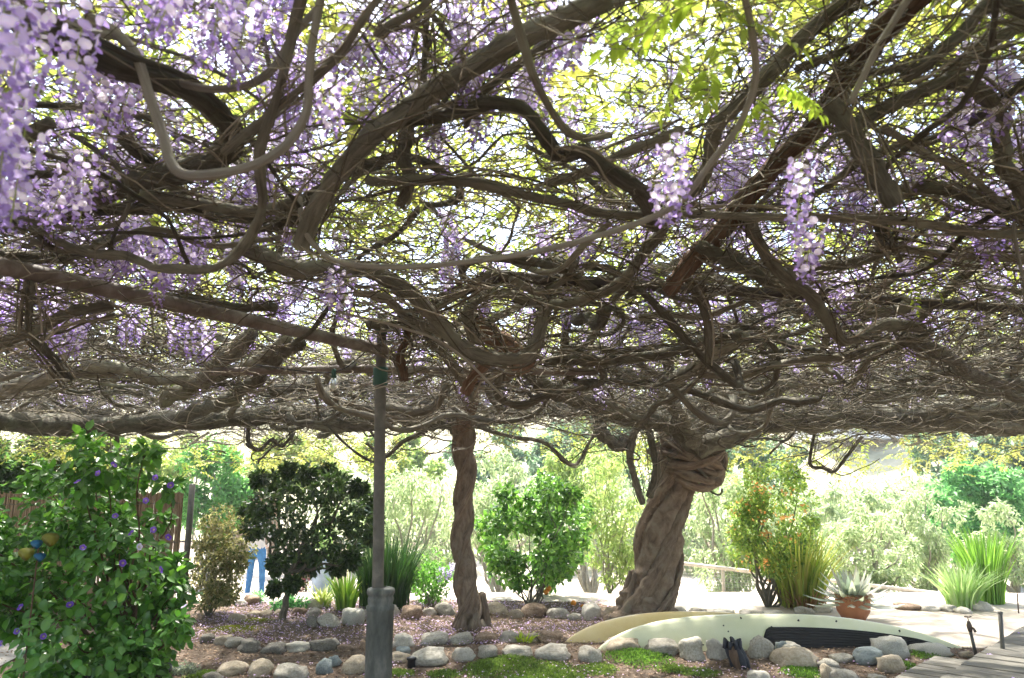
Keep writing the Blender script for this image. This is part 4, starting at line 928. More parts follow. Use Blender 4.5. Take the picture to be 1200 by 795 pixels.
# ================================================================== SHRUBS AND TREES
def clump_pts(n, c, r, shell=.55):
    u = nrm(rng.normal(size=(n, 3))); rad = shell + (1 - shell) * rng.random((n, 1)) ** .6
    return np.array(c) + u * rad * np.array(r), u
def crown(g, clumps, nl, L, pal, aspect=.5, hexa=False, droop=.3, outw=.7, var=.22):
    for c, r in clumps:
        p, u = clump_pts(nl, c, r)
        d = nrm(u * outw + rng.normal(0, .7, (nl, 3)) + np.array([0, 0, -droop])); nn = nrm(u + rng.normal(0, .5, (nl, 3)) + np.array([0, 0, .6]))
        l = L * rng.uniform(.65, 1.25, nl); leaves(g, p, d, nn, l, l * aspect, cols(nl, pal, var), hexa)
def stems(g, base, tips, r0, m_col, n=7, wob=.06):
    for t in tips:
        q = np.linspace(0, 1, n)[:, None]; p = np.array(base) * (1 - q) + np.array(t) * q; p[1:-1] += rng.normal(0, wob, (n - 2, 3)) * np.linalg.norm(np.array(t) - base) * .6; p[:, 2] += .0
        tube(g, catmull(p, 3), np.linspace(r0, r0 * .3, (n - 1) * 3 + 1), 6, col=m_col)
def tree(name, base, clumps, nl, L, pal, label, cat, group=None, aspect=.5, r0=.03, mt=None, ml=None, hexa=False, droop=.3, trunk_top=None, nst=None, part='crown', var=.22, multi=False):
    """clumps relative to base"""
    t = thing(name, base, label, cat, group)
    g = G()
    tt = np.array(trunk_top if trunk_top is not None else (0, 0, max(.1, min(c[2] for c, r in clumps) * .8)))
    if not multi:
        q = np.linspace(0, 1, 8)[:, None]; p = tt * q; p[1:-1, :2] += rng.normal(0, r0 * .5, (6, 2))
        tube(g, np.vstack([p[:1] - [0, 0, .05], p]), np.concatenate([[r0 * 1.4], np.linspace(r0 * 1.15, r0 * .75, 8)]), 10, rough=.15)
    pick = [c for c, r in clumps]; random.shuffle(pick)
    stems(g, tt if not multi else np.array([0, 0, -.03]), pick[:nst or 14], r0 * .6, None)
    g.build('trunk' if not multi else 'stems', mt or M_barkd, t)
    g = G(); crown(g, clumps, nl, L, pal, aspect, hexa, droop, var=var); g.build(part, ml or M_leaf, t)
    return t
def blobs(px_list, d0, base, dj=.3):
    """pixel discs (x, y, r) at distance about d0 -> clumps relative to base"""
    out = []
    for x, y, r in px_list:
        p = PD(x, y, d0 + random.uniform(-dj, dj)); k = r / pxm(p); out.append((tuple(p - np.array(base)), (k, k * random.uniform(.8, 1.1), k * random.uniform(.8, 1)))) 
    return out
def rblobs(n, cx, cy, rx, ry, r0, r1, d0, base, dj=.4):
    L_ = []
    for _ in range(n):
        a = random.random() * 6.28; q = math.sqrt(random.random()); L_.append((cx + rx * q * math.cos(a), cy + ry * q * math.sin(a), random.uniform(r0, r1)))
    return blobs(L_, d0, base, dj)

# --- potted bush with violet flowers (left, close)
bb = PD(112, 815, 5.45); bb[2] = float(H(bb[0], bb[1]))
pb = PD(150, 800, 5.5); pb[2] = float(H(pb[0], pb[1])); 
bp_ = thing('nursery_pot', pb, 'black plastic nursery pot under the violet-flowered bush', 'pot')
g = G(); lathe(g, [(0, 0), (.2, 0), (.25, .3), (.27, .3), (.27, .33), (.245, .33), (.23, .27)], (0, 0, 0), 28); g.build('tub', M_black, bp_)
g = G(); lathe(g, [(0, .28), (.238, .275)], (0, 0, 0), 20); g.build('potting_soil', M_soil, bp_)
eb = pb + np.array([0, 0, .28])
bush = thing('potted_bush', eb, 'big leafy green bush dotted with violet flowers beside the concrete path', 'bush')
discs = [(110,690,70),(60,655,60),(165,700,50),(128,595,36),(118,545,32),(185,608,14),(60,590,30),(15,640,36),(90,755,65),(180,745,40),(10,715,34),(140,650,55),(40,700,55),(205,665,16),(150,770,40),(60,770,40),(95,560,28),(160,556,24),(200,700,25),(120,625,40),(85,620,40),(200,572,13),(100,520,16),(170,530,16),(45,560,20),(-25,680,50),(-30,620,40),(205,735,18),(120,790,45),(170,785,30),(60,800,40)]
bc = blobs(discs, 5.5, eb, .38)
g = G(); 
for c, r in bc:
    q = np.linspace(0, 1, 6)[:, None]; c = np.array(c); p = c * q; p[:, 2] = c[2] * q[:, 0] ** .8; p[1:-1] += rng.normal(0, .03, (4, 3)); tube(g, catmull(p, 3), np.linspace(.012, .003, 16), 6)
g.build('stems', M_barkr, bush)
BG = [(.08, .22, .03), (.11, .27, .04), (.06, .17, .03), (.15, .32, .05), (.05, .13, .025)]
LFM = []
for k in range(8):
    g = G(); n = 1; leaves(g, np.zeros((1, 3)), np.array([[1.0, 0, 0]]), np.array([[0, 0, 1.0]]), 1.0, .62, cols(1, BG, .2))
    # denser blade: replace by a 5x3 lattice with midrib fold
    g = G(); s_ = np.linspace(0, 1, 7); wv = .31 * np.array([.12, .72, 1, .98, .8, .45, 0]); c = cols(1, BG, .2)[0]
    V = np.concatenate([np.stack([s_, sg * wv, .22 * wv - .16 * s_**2 + .02 * np.sin(s_ * 9 + k) * (sg != 0)], 1) if sg else np.stack([s_, 0 * s_, -.16 * s_**2 - .0], 1) for sg in (-1, 0, 1)])
    i = np.arange(6)[:, None]; g.add(V, None, np.concatenate([np.hstack([i, i + 1, i + 8, i + 7]), np.hstack([i + 7, i + 8, i + 15, i + 14])]), np.tile(c, (len(V), 1)) * np.concatenate([np.ones(7), np.full(7, 1.25), np.ones(7)])[:, None])
    LFM.append(g.mesh('leaf', M_leafg))
cand = []
for c, r in bc:
    n = int(26 + 5200 * r[0] * r[2] * .12 * 4); p, u = clump_pts(int(min(n, 130) * (2.1 if c[2] + eb[2] < 1.3 else 1.4)), c, r, .35)
    for a, b in zip(p, u): cand.append((a, b))
random.shuffle(cand)
cand.sort(key=lambda t: (t[0] + eb)[1] + random.uniform(-.15, .15))
gst = G(); big = 0
SP, SD, SN, SL = [], [], [], []
for a, u in cand:
    d = nrm(u * .6 + rng.normal(0, .55, 3) + np.array([0, -.15, -.35])); nn = nrm(u * .5 + rng.normal(0, .4, 3) + np.array([0, -.35, .8])); l = random.uniform(.045, .1)
    if big < 295 and 0 <= 600 + F * (a + eb)[0] / (a + eb)[1]:
        big += 1; o = link('leaf', LFM[random.randrange(8)], bush, loc=a); x = d; y = nrm(np.cross(nn, x)); z = np.cross(x, y)
        o.matrix_local = Matrix.Translation(Vector(a)) @ Matrix(((x[0], y[0], z[0]), (x[1], y[1], z[1]), (x[2], y[2], z[2]))).to_4x4() @ Matrix.Scale(l, 4)
    else: SP.append(a); SD.append(d); SN.append(nn); SL.append(l)
leaves(gst, np.array(SP), np.array(SD), np.array(SN), np.array(SL), np.array(SL) * .62, cols(len(SP), BG, .25), True)
gst.build('leaf', M_leafg, bush, kind='stuff')
# flowers: flat five-lobed violet discs with a yellow eye
def disc_flower(r, col, eye):
    g = G(); a = np.arange(20) * 2 * np.pi / 20; rr = r * (1 - .1 * (np.cos(a * 5) < -.3)); V = np.vstack([[0, 0, -.002], np.stack([np.cos(a) * rr * .45, np.sin(a) * rr * .45, np.zeros(20)], 1), np.stack([np.cos(a) * rr, np.sin(a) * rr, .004 + .002 * np.cos(a * 5)], 1)])
    j = np.arange(20); j2 = (j + 1) % 20
    cc = np.vstack([[eye], np.tile(np.array(col) * .75, (20, 1)), np.tile(col, (20, 1))])
    g.add(V, np.stack([0 * j, 1 + j, 1 + j2], 1), np.stack([1 + j, 21 + j, 21 + j2, 1 + j2], 1), cc); return g.mesh('flower', M_petal)
FL = [disc_flower(.023, (.16, .07, .5), (.5, .4, .05)), disc_flower(.02, (.22, .12, .58), (.5, .4, .05)), disc_flower(.023, (.6, .56, .75), (.4, .35, .1))]
for x, y, k in [(91,565,0),(133,545,0),(115,555,1),(200,569,0),(182,560,1),(171,587,1),(135,605,1),(154,625,0),(197,630,0),(163,641,2),(144,660,0),(97,642,1),(82,709,0),(24,712,0),(20,740,1),(51,746,1),(2,754,1),(188,668,0),(24,785,1),(216,711,2),(180,621,1)]:
    o = link('flower', FL[k], bush, loc=PD(x, y, 4.93 + random.uniform(-.06, .1)) - eb); o.rotation_euler = (R(70) + random.gauss(0, .35), 0, random.gauss(0, .6))

def bush_at(x, yb): return PG(x, yb)
# --- dark round-headed tree
b = PG(331, 727)
dk = [(365,600,30),(330,612,26),(402,598,26),(350,574,22),(385,572,20),(418,612,20),(308,592,18),(345,640,22),(375,638,22),(408,640,18),(298,618,13),(432,590,11),(362,660,14),(325,662,10),(398,568,13),(325,566,13),(395,664,9),(434,628,9),(303,562,9),(343,684,8),(322,690,6),(290,600,8),(440,608,7),(420,572,8),(360,556,9),(338,552,7),(384,552,7),(412,655,9)]
tree('evergreen_tree', b, blobs(dk, b[1], b, .55), 300, .08, [(.03, .065, .02), (.05, .1, .03), (.022, .048, .016), (.085, .14, .04)], 'small dark evergreen tree with dense round crown and thin trunk', 'tree', aspect=.42, r0=.036, ml=M_leafg, trunk_top=(0.03, 0, .5), hexa=True)
# --- brown-green shrub beside it
b = PG(245, 722); tree('mottled_shrub', b, rblobs(26, 252, 650, 34, 52, 10, 20, b[1], b, .3) + rblobs(6, 240, 700, 30, 12, 10, 16, b[1], b), 190, .05, [(.12, .14, .05), (.2, .17, .08), (.28, .26, .16), (.07, .11, .03), (.35, .33, .2)], 'mottled brown and green shrub between violet bush and evergreen', 'shrub', multi=True, r0=.015)
# --- small silvery plant at the foot of the bush
b = PG(222, 794); tree('silver_plant', b, rblobs(7, 222, 786, 16, 6, 5, 8, b[1], b, .1), 90, .025, [(.2, .24, .22), (.3, .33, .3), (.13, .17, .15)], 'low silvery plant by the front stones near the violet bush', 'plant', multi=True, r0=.006)
# --- citrus
ORG = plain('orange_peel', (.75, .28, .02), .5)
b = PG(622, 714)
ct = tree('citrus_tree', b, rblobs(46, 628, 628, 60, 66, 10, 22, b[1] + .5, b, .6), 130, .085, [(.07, .18, .03), (.11, .26, .04), (.16, .34, .06), (.24, .42, .1), (.05, .12, .03)], 'bright green citrus tree with a few oranges behind the back stones', 'citrus tree', aspect=.5, r0=.02, ml=M_leafg, multi=True, hexa=True)
for x, y in [(643,690),(672,707),(683,712),(640,694),(668,716),(690,716)]:
    g = G(); lathe(g, [(0, -.035), (.02, -.029), (.034, -.008), (.034, .01), (.02, .03), (0, .035)], PD(x, y, b[1] + .1) - np.array(b), 12); g.build('orange', ORG, ct)
# --- small bush with lilac heads beside slim trunk
b = PG(503, 712); sb = tree('lilac_bush', b, rblobs(16, 503, 680, 24, 24, 8, 14, b[1] + .3, b, .3), 110, .05, [(.1, .25, .04), (.16, .34, .07), (.07, .18, .03)], 'small bright green bush with lilac flower heads by slim trunk', 'bush', multi=True, r0=.012)
for x, y in [(518,665),(524,672),(530,660),(515,675),(527,668)]:
    o = link('flower_head', RHI[5], sb, loc=PD(x, y, b[1] + .1) - np.array(b)); o.scale = (.9, .9, .7)
# --- strappy clumps
def clump_grass(name, base, n, hgt, spread, wd, pal, label, cat='grass clump', lean=.35, part='blades'):
    t = thing(name, base, label, cat); g = G(); m_ = 6
    a = rng.uniform(0, 6.28, n); rad = spread * np.sqrt(rng.random(n)); ln = lean * rng.random(n) ** .7 * 1.2; hh = hgt * rng.uniform(.6, 1.1, n)
    q = np.linspace(0, 1, m_)
    hd = np.stack([np.cos(a), np.sin(a)], 1)
    P_ = np.zeros((n, m_, 3)); P_[:, :, :2] = (hd * rad[:, None])[:, None] + hd[:, None] * (hh * ln)[:, None, None] * (q**1.9)[None, :, None]
    P_[:, :, 2] = hh[:, None] * (q[None] - .32 * ln[:, None] * q[None]**2.2)
    sdv = np.stack([-np.sin(a + rng.normal(0, .9, n)), np.cos(a + rng.normal(0, .9, n)), np.zeros(n)], 1)
    wv = wd * np.array([.7, 1, .95, .75, .45, .03]) * .5
    V = np.stack([P_ - sdv[:, None] * wv[None, :, None], P_ + sdv[:, None] * wv[None, :, None]], 2).reshape(-1, 3)
    b0 = np.arange(n)[:, None, None] * m_ * 2; i = np.arange(m_ - 1)[None, :, None] * 2
    Q = (b0 + i + np.array([0, 1, 3, 2])).reshape(-1, 4); c = cols(n, pal, .2)
    cc = np.repeat(c, m_ * 2, axis=0)
    g.add(V, None, Q, cc); g.build(part, M_blade, t); return t
b = PG(450, 712); clump_grass('reed_clump', b, 420, .95, .3, .02, [(.03, .08, .025), (.05, .11, .03), (.025, .06, .02)], 'tall dark green reed clump behind the grey pergola post', 'reeds', .35)
b = PG(405, 714); clump_grass('strap_plant', b, 130, .5, .12, .025, [(.2, .36, .05), (.3, .42, .08), (.15, .28, .05)], 'lime green strap-leaved plant left of the dark reeds', 'plant', .6)
b = PG(950, 716) + np.array([0, .3, 0]); clump_grass('grass_clump', b, 420, 1.0, .26, .022, [(.25, .34, .05), (.36, .42, .08), (.16, .26, .05), (.42, .4, .12)], 'yellow-green fountain grass clump behind the terracotta pot', 'grass clump', .5)
clump_grass('grass_thatch', b + np.array([0, -.12, 0]), 160, .3, .24, .02, [(.25, .14, .07), (.35, .22, .12), (.18, .1, .06)], 'brown dead thatch round the foot of fountain grass', 'dry grass', .9)
b = PG(1128, 714); clump_grass('grass_clump', b, 220, .62, .16, .022, [(.3, .42, .2), (.4, .5, .28), (.2, .34, .12)], 'pale blue-green strap clump on the sandy path edge', 'grass clump', .7)
b = PG(1158, 707); clump_grass('grass_clump', b, 320, .95, .18, .026, [(.16, .32, .05), (.24, .42, .08), (.1, .22, .04)], 'taller bright green strap clump beside the pale one', 'grass clump', .3)
b = PG(615, 752); clump_grass('seedling', b, 40, .11, .09, .022, [(.3, .42, .03), (.38, .48, .05)], 'small lime green seedling among the middle border stones', 'seedling', 1.0)
b = PG(345, 714); tree('low_green_plant', b, rblobs(8, 342, 708, 22, 5, 5, 8, b[1], b, .15), 80, .05, [(.05, .17, .06), (.08, .24, .08)], 'low dark green ground plant behind the evergreen trunk', 'plant', multi=True, r0=.006)
b = PG(300, 706); tree('low_green_plant', b, rblobs(5, 304, 698, 8, 6, 4, 6, b[1], b, .1), 60, .04, [(.12, .3, .16), (.2, .4, .22)], 'small mint green plant at the walker\'s feet', 'plant', multi=True, r0=.005)
b = PG(378, 712); clump_grass('strap_plant', b, 60, .3, .08, .03, [(.35, .42, .1), (.5, .52, .3), (.2, .32, .08)], 'cream and lime striped plant beside pale boulder', 'plant', .8)
# --- marmalade shrub with orange flowers
b = PG(908, 716) + np.array([0, .25, 0])
ms_ = tree('orange_flower_shrub', b, rblobs(56, 905, 615, 46, 72, 9, 18, b[1] + .1, b, .4), 120, .055, [(.14, .24, .06), (.22, .33, .08), (.3, .36, .1), (.1, .18, .05)], 'airy shrub with orange flowers behind the pale surfboard', 'shrub', multi=True, r0=.03, nst=16)
g = G()
p = np.concatenate([clump_pts(7, c, r, .8)[0] for c, r in rblobs(26, 905, 620, 46, 62, 6, 12, b[1] - .1, b, .4)]); n = len(p)
crn = cols(n, [(.66, .3, .08), (.7, .42, .14), (.6, .36, .16)], .15)
for k in range(3): leaves(g, p, rng.normal(0, 1, (n, 3)), rng.normal(0, 1, (n, 3)), .03, .024, crn, False)
g.build('blossom', M_petal, ms_, kind='stuff')

# --- background: pale willows, saplings, trees on the far bank
PALE = [(.22, .29, .15), (.31, .37, .22), (.17, .25, .11), (.4, .44, .3)]
YW = [(.22, .3, .09), (.31, .37, .14), (.17, .25, .07)]
BLU = [(.1, .18, .1), (.15, .24, .14), (.07, .14, .08), (.22, .29, .2)]
def bgtree(name, x, y, rx, ry, d, n, nl, L, pal, label, cat, aspect=.3, droop=.9, r=(.14, .3), multi=True, r0=.05):
    b = PD(x, 600, d); b[2] = float(H(b[0], b[1])); kx = 1 / pxm(PD(x, y, d))
    tree(name, b, [(c, (max(r_[0], .05),) * 3) for c, r_ in rblobs(n, x, y, rx, ry, r[0] * min(rx, ry), r[1] * min(rx, ry), d, b, rx * kx * .6)], nl, L, pal, label, cat, aspect=aspect, droop=droop, multi=multi, r0=r0, mt=M_bark, ml=M_leaff)
bgtree('willow_shrub', 480, 620, 60, 72, 13.0, 44, 110, .11, PALE, 'pale feathery willow shrub between grey post and slim trunk', 'willow')
bgtree('willow_shrub', 585, 590, 48, 60, 14.5, 34, 110, .12, PALE, 'pale feathery willow shrub right behind the slim trunk', 'willow')
bgtree('willow_sapling', 712, 610, 34, 80, 11.8, 40, 80, .09, YW, 'slender yellow-green willow sapling left of the thick trunk', 'willow', r=(.2, .5), r0=.025)
bgtree('willow_shrub', 690, 560, 50, 42, 15, 30, 110, .12, YW, 'broad yellow-green willow behind the citrus tree', 'willow')
bgtree('willow_shrub', 850, 620, 46, 80, 12.6, 46, 110, .1, PALE, 'pale feathery willow shrub right of the thick trunk', 'willow')
bgtree('willow_shrub', 1010, 650, 60, 50, 12.4, 46, 110, .1, PALE, 'pale feathery willow shrub behind the fountain grass', 'willow')
bgtree('willow_shrub', 1085, 640, 50, 62, 13.4, 46, 110, .1, PALE, 'pale feathery willow shrub behind the blue-green strap clump', 'willow')
bgtree('willow_shrub', 1180, 650, 40, 60, 13.4, 36, 110, .1, PALE, 'pale feathery willow shrub behind the tall strap clump', 'willow')
bgtree('willow_shrub', 980, 600, 60, 30, 17, 30, 110, .14, PALE, 'low pale willow shrub on the bank below the white house', 'willow')
for x_, lb in ((430, 'behind the dark reeds'), (520, 'between grey post and slim trunk, further off'), (640, 'behind the citrus tree, further off'), (740, 'behind the yellow-green sapling'), (820, 'right behind the thick trunk'), (910, 'behind the orange-flowered shrub, low down'), (1000, 'behind the agave bowl, further off'), (1090, 'behind the strap clumps, further off'), (1180, 'at the deck end of the bank')):
    bgtree('bank_shrub', x_, 615, 62, 52, 19 + (x_ % 3), 40, 120, .15, PALE, 'dense pale green bank shrub ' + lb, 'shrub', r=(.2, .42))
bgtree('far_tree', 590, 540, 60, 40, 24, 34, 170, .2, BLU, 'blue-green tree on the far bank behind the slim trunk', 'tree', .45, .4)
bgtree('far_tree', 690, 525, 60, 40, 26, 30, 170, .2, BLU, 'blue-green tree on the far bank left of thick trunk', 'tree', .45, .4)
bgtree('far_tree', 890, 545, 50, 45, 22, 34, 170, .18, BLU, 'blue-green tree behind the orange-flowered shrub', 'tree', .45, .4)
bgtree('far_tree', 1150, 600, 66, 56, 17, 50, 190, .14, [(.06, .18, .05), (.1, .26, .08), (.16, .33, .12)], 'fresh green tree behind the strap clumps', 'tree', .5, .4)
bgtree('far_tree', 1120, 530, 60, 34, 23, 34, 170, .18, BLU, 'blue-green tree on the bank beside the white house', 'tree', .45, .4)
bgtree('far_tree', 1190, 540, 40, 40, 21, 30, 170, .18, BLU, 'blue-green tree on the bank beyond the fresh green tree', 'tree', .45, .4)
bgtree('far_tree', 460, 545, 60, 34, 22, 34, 150, .18, YW, 'yellow-green tree on the far bank behind the grey post', 'tree', .45, .4)
bgtree('far_tree', 340, 540, 50, 30, 20, 30, 150, .18, YW, 'yellow-green tree rising behind the dark evergreen', 'tree', .45, .4)
bgtree('far_tree', 250, 570, 46, 48, 17, 36, 150, .15, [(.08, .22, .05), (.14, .32, .08)], 'green tree between the two reed screens', 'tree', .45, .4)
bgtree('far_tree', 190, 535, 50, 26, 18, 30, 150, .16, YW, 'yellow-green tree above the long reed screen', 'tree', .45, .4)
bgtree('far_tree', 90, 545, 70, 36, 11.5, 60, 190, .12, [(.04, .1, .025), (.08, .15, .035), (.14, .2, .05)], 'dense green tree above the left end of reed screen', 'tree', .45, .4)
bgtree('far_tree', -5, 560, 50, 40, 11.0, 46, 190, .12, [(.04, .1, .025), (.08, .15, .035)], 'dense dark tree at the far end of reed screen', 'tree', .45, .4)
bgtree('far_tree', 780, 560, 50, 50, 23, 30, 170, .18, BLU, 'blue-green tree on the far bank behind the thick trunk', 'tree', .45, .4)

# ================================================================== FENCES, HOUSE
M_reed = noise_mat('reed', [(0.3, (.2, .135, .08)), (0.6, (.34, .25, .16)), (0.8, (.44, .34, .23))], 8, .9, .3, 30, stretch=(8, 8, 1), bdist=.005)
M_rail = plain('rail_wood', (.5, .46, .4), .8)
def reed_fence(xa, xb, ytop, d0, d1, label, post_x=()):
    a, b = PD(xa, ytop, d0), PD(xb, ytop, d1); a[2] = b[2] = 0; hgt = float(PD(xb, ytop, d1)[2]); t = thing('reed_fence', (a[0], a[1], float(H(a[0], a[1]))), label, 'fence'); E = np.array(t.location)
    L = np.linalg.norm((b - a)[:2]); n = int(L / .007); g = G(); f = np.linspace(0, 1, n); q = np.linspace(0, 1, 4)
    base = a[None] + (b - a)[None] * f[:, None]; base[:, 2] = H(base[:, 0], base[:, 1])
    P_ = np.repeat(base[:, None], 4, axis=1); P_[:, :, 2] += (hgt - base[:, 2] + rng.normal(0, .012, n))[:, None] * q[None]; P_[:, :, :2] += rng.normal(0, .005, (n, 4, 2)) + (np.array([0, .014])[None, None] * (np.arange(n) % 2)[:, None, None]); twigs(g, P_ - E, np.full((n, 4), .009), 4, None)
    g.build('reed_mat', M_reed, t, kind='stuff')
    for hz in (.25, .55, .85):
        g = G(); tube(g, [base[0] - E + [0, -.012, hgt * hz], base[-1] - E + [0, -.012, hgt * hz]], .004, 6); g.build('binding_wire', M_barkd, t)
    for px2, dd_ in post_x:
        p = PD(px2, 600, dd_); z = float(H(p[0], p[1])); top = float(PD(px2, 568, dd_)[2]); g = G(); tube(g, [[p[0], p[1], z], [p[0], p[1], top]] - E, .035, 10); g.build('post', M_teal if px2 > 240 else M_pipeg, t)
reed_fence(-60, 214, 578, 8.4, 8.9, 'long tan reed screen behind the violet-flowered bush', ((223, 8.9),))
reed_fence(252, 330, 563, 24, 24, 'short pale reed screen behind the evergreen crown', ((249, 23.9),))
# wire fence with pale rail on the slope
pa, pb2 = PD(770, 651, 11.6), PD(1215, 722, 11.2)
fa, fb = PD(800, 660, 11.6), PD(1215, 690, 11.6)
wf = thing('wire_fence', (pa[0], pa[1], float(H(pa[0], pa[1]))), 'pale rail and wire mesh fence on the slope behind surfboards', 'fence'); E = np.array(wf.location)
ra, rb = PD(770, 657, 11.6), PD(1240, 712, 11.6)
g = G(); tube(g, [ra - E, (ra + rb) / 2 - E, rb - E], .028, 10); g.build('top_rail', M_rail, wf)
for k in range(7):
    f = k / 6; p = ra + (rb - ra) * f; z = float(H(p[0], p[1])); g = G(); tube(g, [[p[0], p[1] + .03, z - .05] - E, p + [0, .03, .02] - E], .025, 8); g.build('post', M_rail, wf)
g = G(); n = 120
f = np.linspace(0, 1, n); P_ = ra[None] + (rb - ra)[None] * f[:, None]; zz = H(P_[:, 0], P_[:, 1]); Q_ = P_.copy(); Q_[:, 2] = zz
twigs(g, np.stack([P_, (P_ + Q_) / 2, Q_], 1) - E, np.full((n, 3), .0018), 3, np.tile([[.4, .4, .38]], (n, 1)))
for k in range(1, 9):
    q = P_ * (1 - k / 9) + Q_ * (k / 9); twigs(g, q[None] - E, np.full((1, n), .0018), 3, np.array([[.4, .4, .38]]))
g.build('wire_mesh', M_twig, wf, kind='stuff')
# stair rail on the far bank
sr = thing('hand_rail', PD(985, 608, 26), 'thin sloping hand rail on the bank below the white house', 'rail'); E = np.array(sr.location)
r0_, r1_ = PD(975, 605, 26), PD(1080, 566, 26); g = G(); tube(g, [r0_ - E, r1_ - E], .05, 8); g.build('rail', M_pipeg, sr)
for f in (.05, .35, .65, .95):
    p = r0_ + (r1_ - r0_) * f; g = G(); tube(g, [[p[0], p[1], float(H(p[0], p[1])) - .1] - E, p - E], .03, 6); g.build('baluster', M_pipeg, sr)
# white house
M_white = plain('white_render', (.75, .74, .72), .9, var=.05)
M_roof = plain('roof_tile', (.6, .55, .5), .9)
M_win, _t, _b, _o = mat('window_glass'); _b.inputs['Base Color'].default_value = (.25, .3, .34, 1); _b.inputs['Roughness'].default_value = .1
hp = PD(1022, 560, 46); hb = np.array([hp[0], hp[1], float(H(hp[0], hp[1])) - .3]); hs = thing('house', hb, 'white house with low roof up on the far bank', 'house')
g = G(); box(g, (0, 0, 2.2), (7, 6, 4.4)); g.build('wall', M_white, hs, smooth=False)
g = G(); V = np.array([[-3.9, -3.5, 4.4], [3.9, -3.5, 4.4], [3.9, 3.5, 4.4], [-3.9, 3.5, 4.4], [-2, 0, 6.0], [2, 0, 6.0]]); g.add(V, [[0, 4, 3], [1, 2, 5]], [[0, 1, 5, 4], [2, 3, 4, 5], [0, 3, 2, 1]]); g.build('roof', M_roof, hs, smooth=False)
for x in (-2, .2, 2.2):
    g = G(); box(g, (x, -3.02, 2.6), (1.1, .08, 1.3)); wdw = g.build('window', M_white, hs, smooth=False); g = G(); box(g, (x, -3.07, 2.6), (.9, .03, 1.1)); g.build('pane', M_win, wdw, smooth=False)

# ================================================================== PERSON, CHAIR, POTS BEHIND
M_jean = noise_mat('denim', [(0.3, (.02, .085, .2)), (0.7, (.04, .15, .31))], 14, .9, .2, 200, bdist=.002)
M_shirt = plain('white_shirt', (.4, .39, .37), .9, var=.08)
M_skin = plain('skin', (.45, .27, .19), .6, var=.08)
M_hair = noise_mat('hair', [(0.3, (.04, .025, .015)), (0.7, (.1, .065, .04))], 30, .6, .6, 80, bdist=.006)
M_boot = plain('boot_leather', (.16, .14, .13), .7)
def person(loc, rz, label):
    V, Ed, Rd = [], [], []
    def v(p, r, par=None):
        V.append(p); Rd.append(r)
        if par is not None: Ed.append((par, len(V) - 1))
        return len(V) - 1
    pel = v((0, 0, .95), (.15, .11)); wst = v((0, 0, 1.1), (.135, .1), pel); ch = v((0, .01, 1.28), (.165, .115), wst); sh = v((0, 0, 1.42), (.13, .09), ch); nk = v((0, -.005, 1.5), (.055, .055), sh); hd = v((0, -.02, 1.58), (.075, .085), nk); hd2 = v((0, -.015, 1.66), (.078, .092), hd); tp2 = v((0, -.01, 1.73), (.055, .065), hd2)
    nz = v((0, -.115, 1.61), (.012, .012), hd)
    for s in (-1, 1):
        hip = v((s * .1, 0, .88), (.09, .095), pel); kn = v((s * .12, -.03 - .02 * s, .5), (.062, .066), hip); an = v((s * .13, .03 * s, .12), (.05, .052), kn); he = v((s * .13, .02 + .03 * s, .05), (.045, .045), an); toe = v((s * .145, -.14 + .03 * s, .04), (.042, .035), he)
        so = v((s * .185, 0, 1.4), (.06, .06), sh); el = v((s * .25, .03, 1.13), (.045, .045), so); wr = v((s * .17, -.14, 1.0), (.028, .025), el); pm_ = v((s * .13, -.19, .98), (.036, .02), wr)
        for q in range(4):
            f1 = v((s * (.1 - .004 * q), -.215, .995 - .018 * q), (.009, .009), pm_); v((s * (.065 + .006 * (q % 2)), -.205, .995 - .018 * q), (.008, .008), f1)
        t1 = v((s * .12, -.17, 1.015), (.01, .01), pm_); v((s * .1, -.17, 1.035), (.009, .009), t1)
    me = bpy.data.meshes.new('person'); me.from_pydata(V, Ed, []); o = bpy.data.objects.new('person_tmp', me); COL.objects.link(o)
    md = o.modifiers.new('skin', 'SKIN'); md.use_smooth_shade = True; me.skin_vertices[0].data[0].use_root = True
    for i, r in enumerate(Rd): me.skin_vertices[0].data[i].radius = r
    s2 = o.modifiers.new('sub', 'SUBSURF'); s2.levels = 2; s2.render_levels = 2
    dg = bpy.context.evaluated_depsgraph_get(); ev = bpy.data.meshes.new_from_object(o.evaluated_get(dg)); bpy.data.objects.remove(o)
    t = thing('person', loc, label, 'person', rz=rz)
    ev.materials.clear()
    for m in (M_skin, M_jean, M_shirt, M_boot): ev.materials.append(m)
    for p in ev.polygons:
        c = p.center; hand = (c.y < -.12 and .9 < c.z < 1.1)
        p.material_index = 3 if c.z < .1 else 0 if hand or c.z > 1.49 else 1 if c.z < .98 else 2
        p.use_smooth = True
    link('body', ev, t)
    g = G(); lathe(g, [(0, 1.775), (.05, 1.765), (.088, 1.72), (.1, 1.66), (.096, 1.6), (.088, 1.54), (.07, 1.5)], (0, .012, 0), 20)
    vv = g.v[0]; fr = (vv[:, 1] < -.02) & (vv[:, 2] < 1.7); vv[fr, 1] = np.maximum(vv[fr, 1], -.01); g.build('hair', M_hair, t)
    return t
pp1 = PD(298, 698, 15.2); pp1[2] = float(H(pp1[0], pp1[1])); person(pp1, R(185), 'person in blue jeans and white shirt walking behind the evergreen')
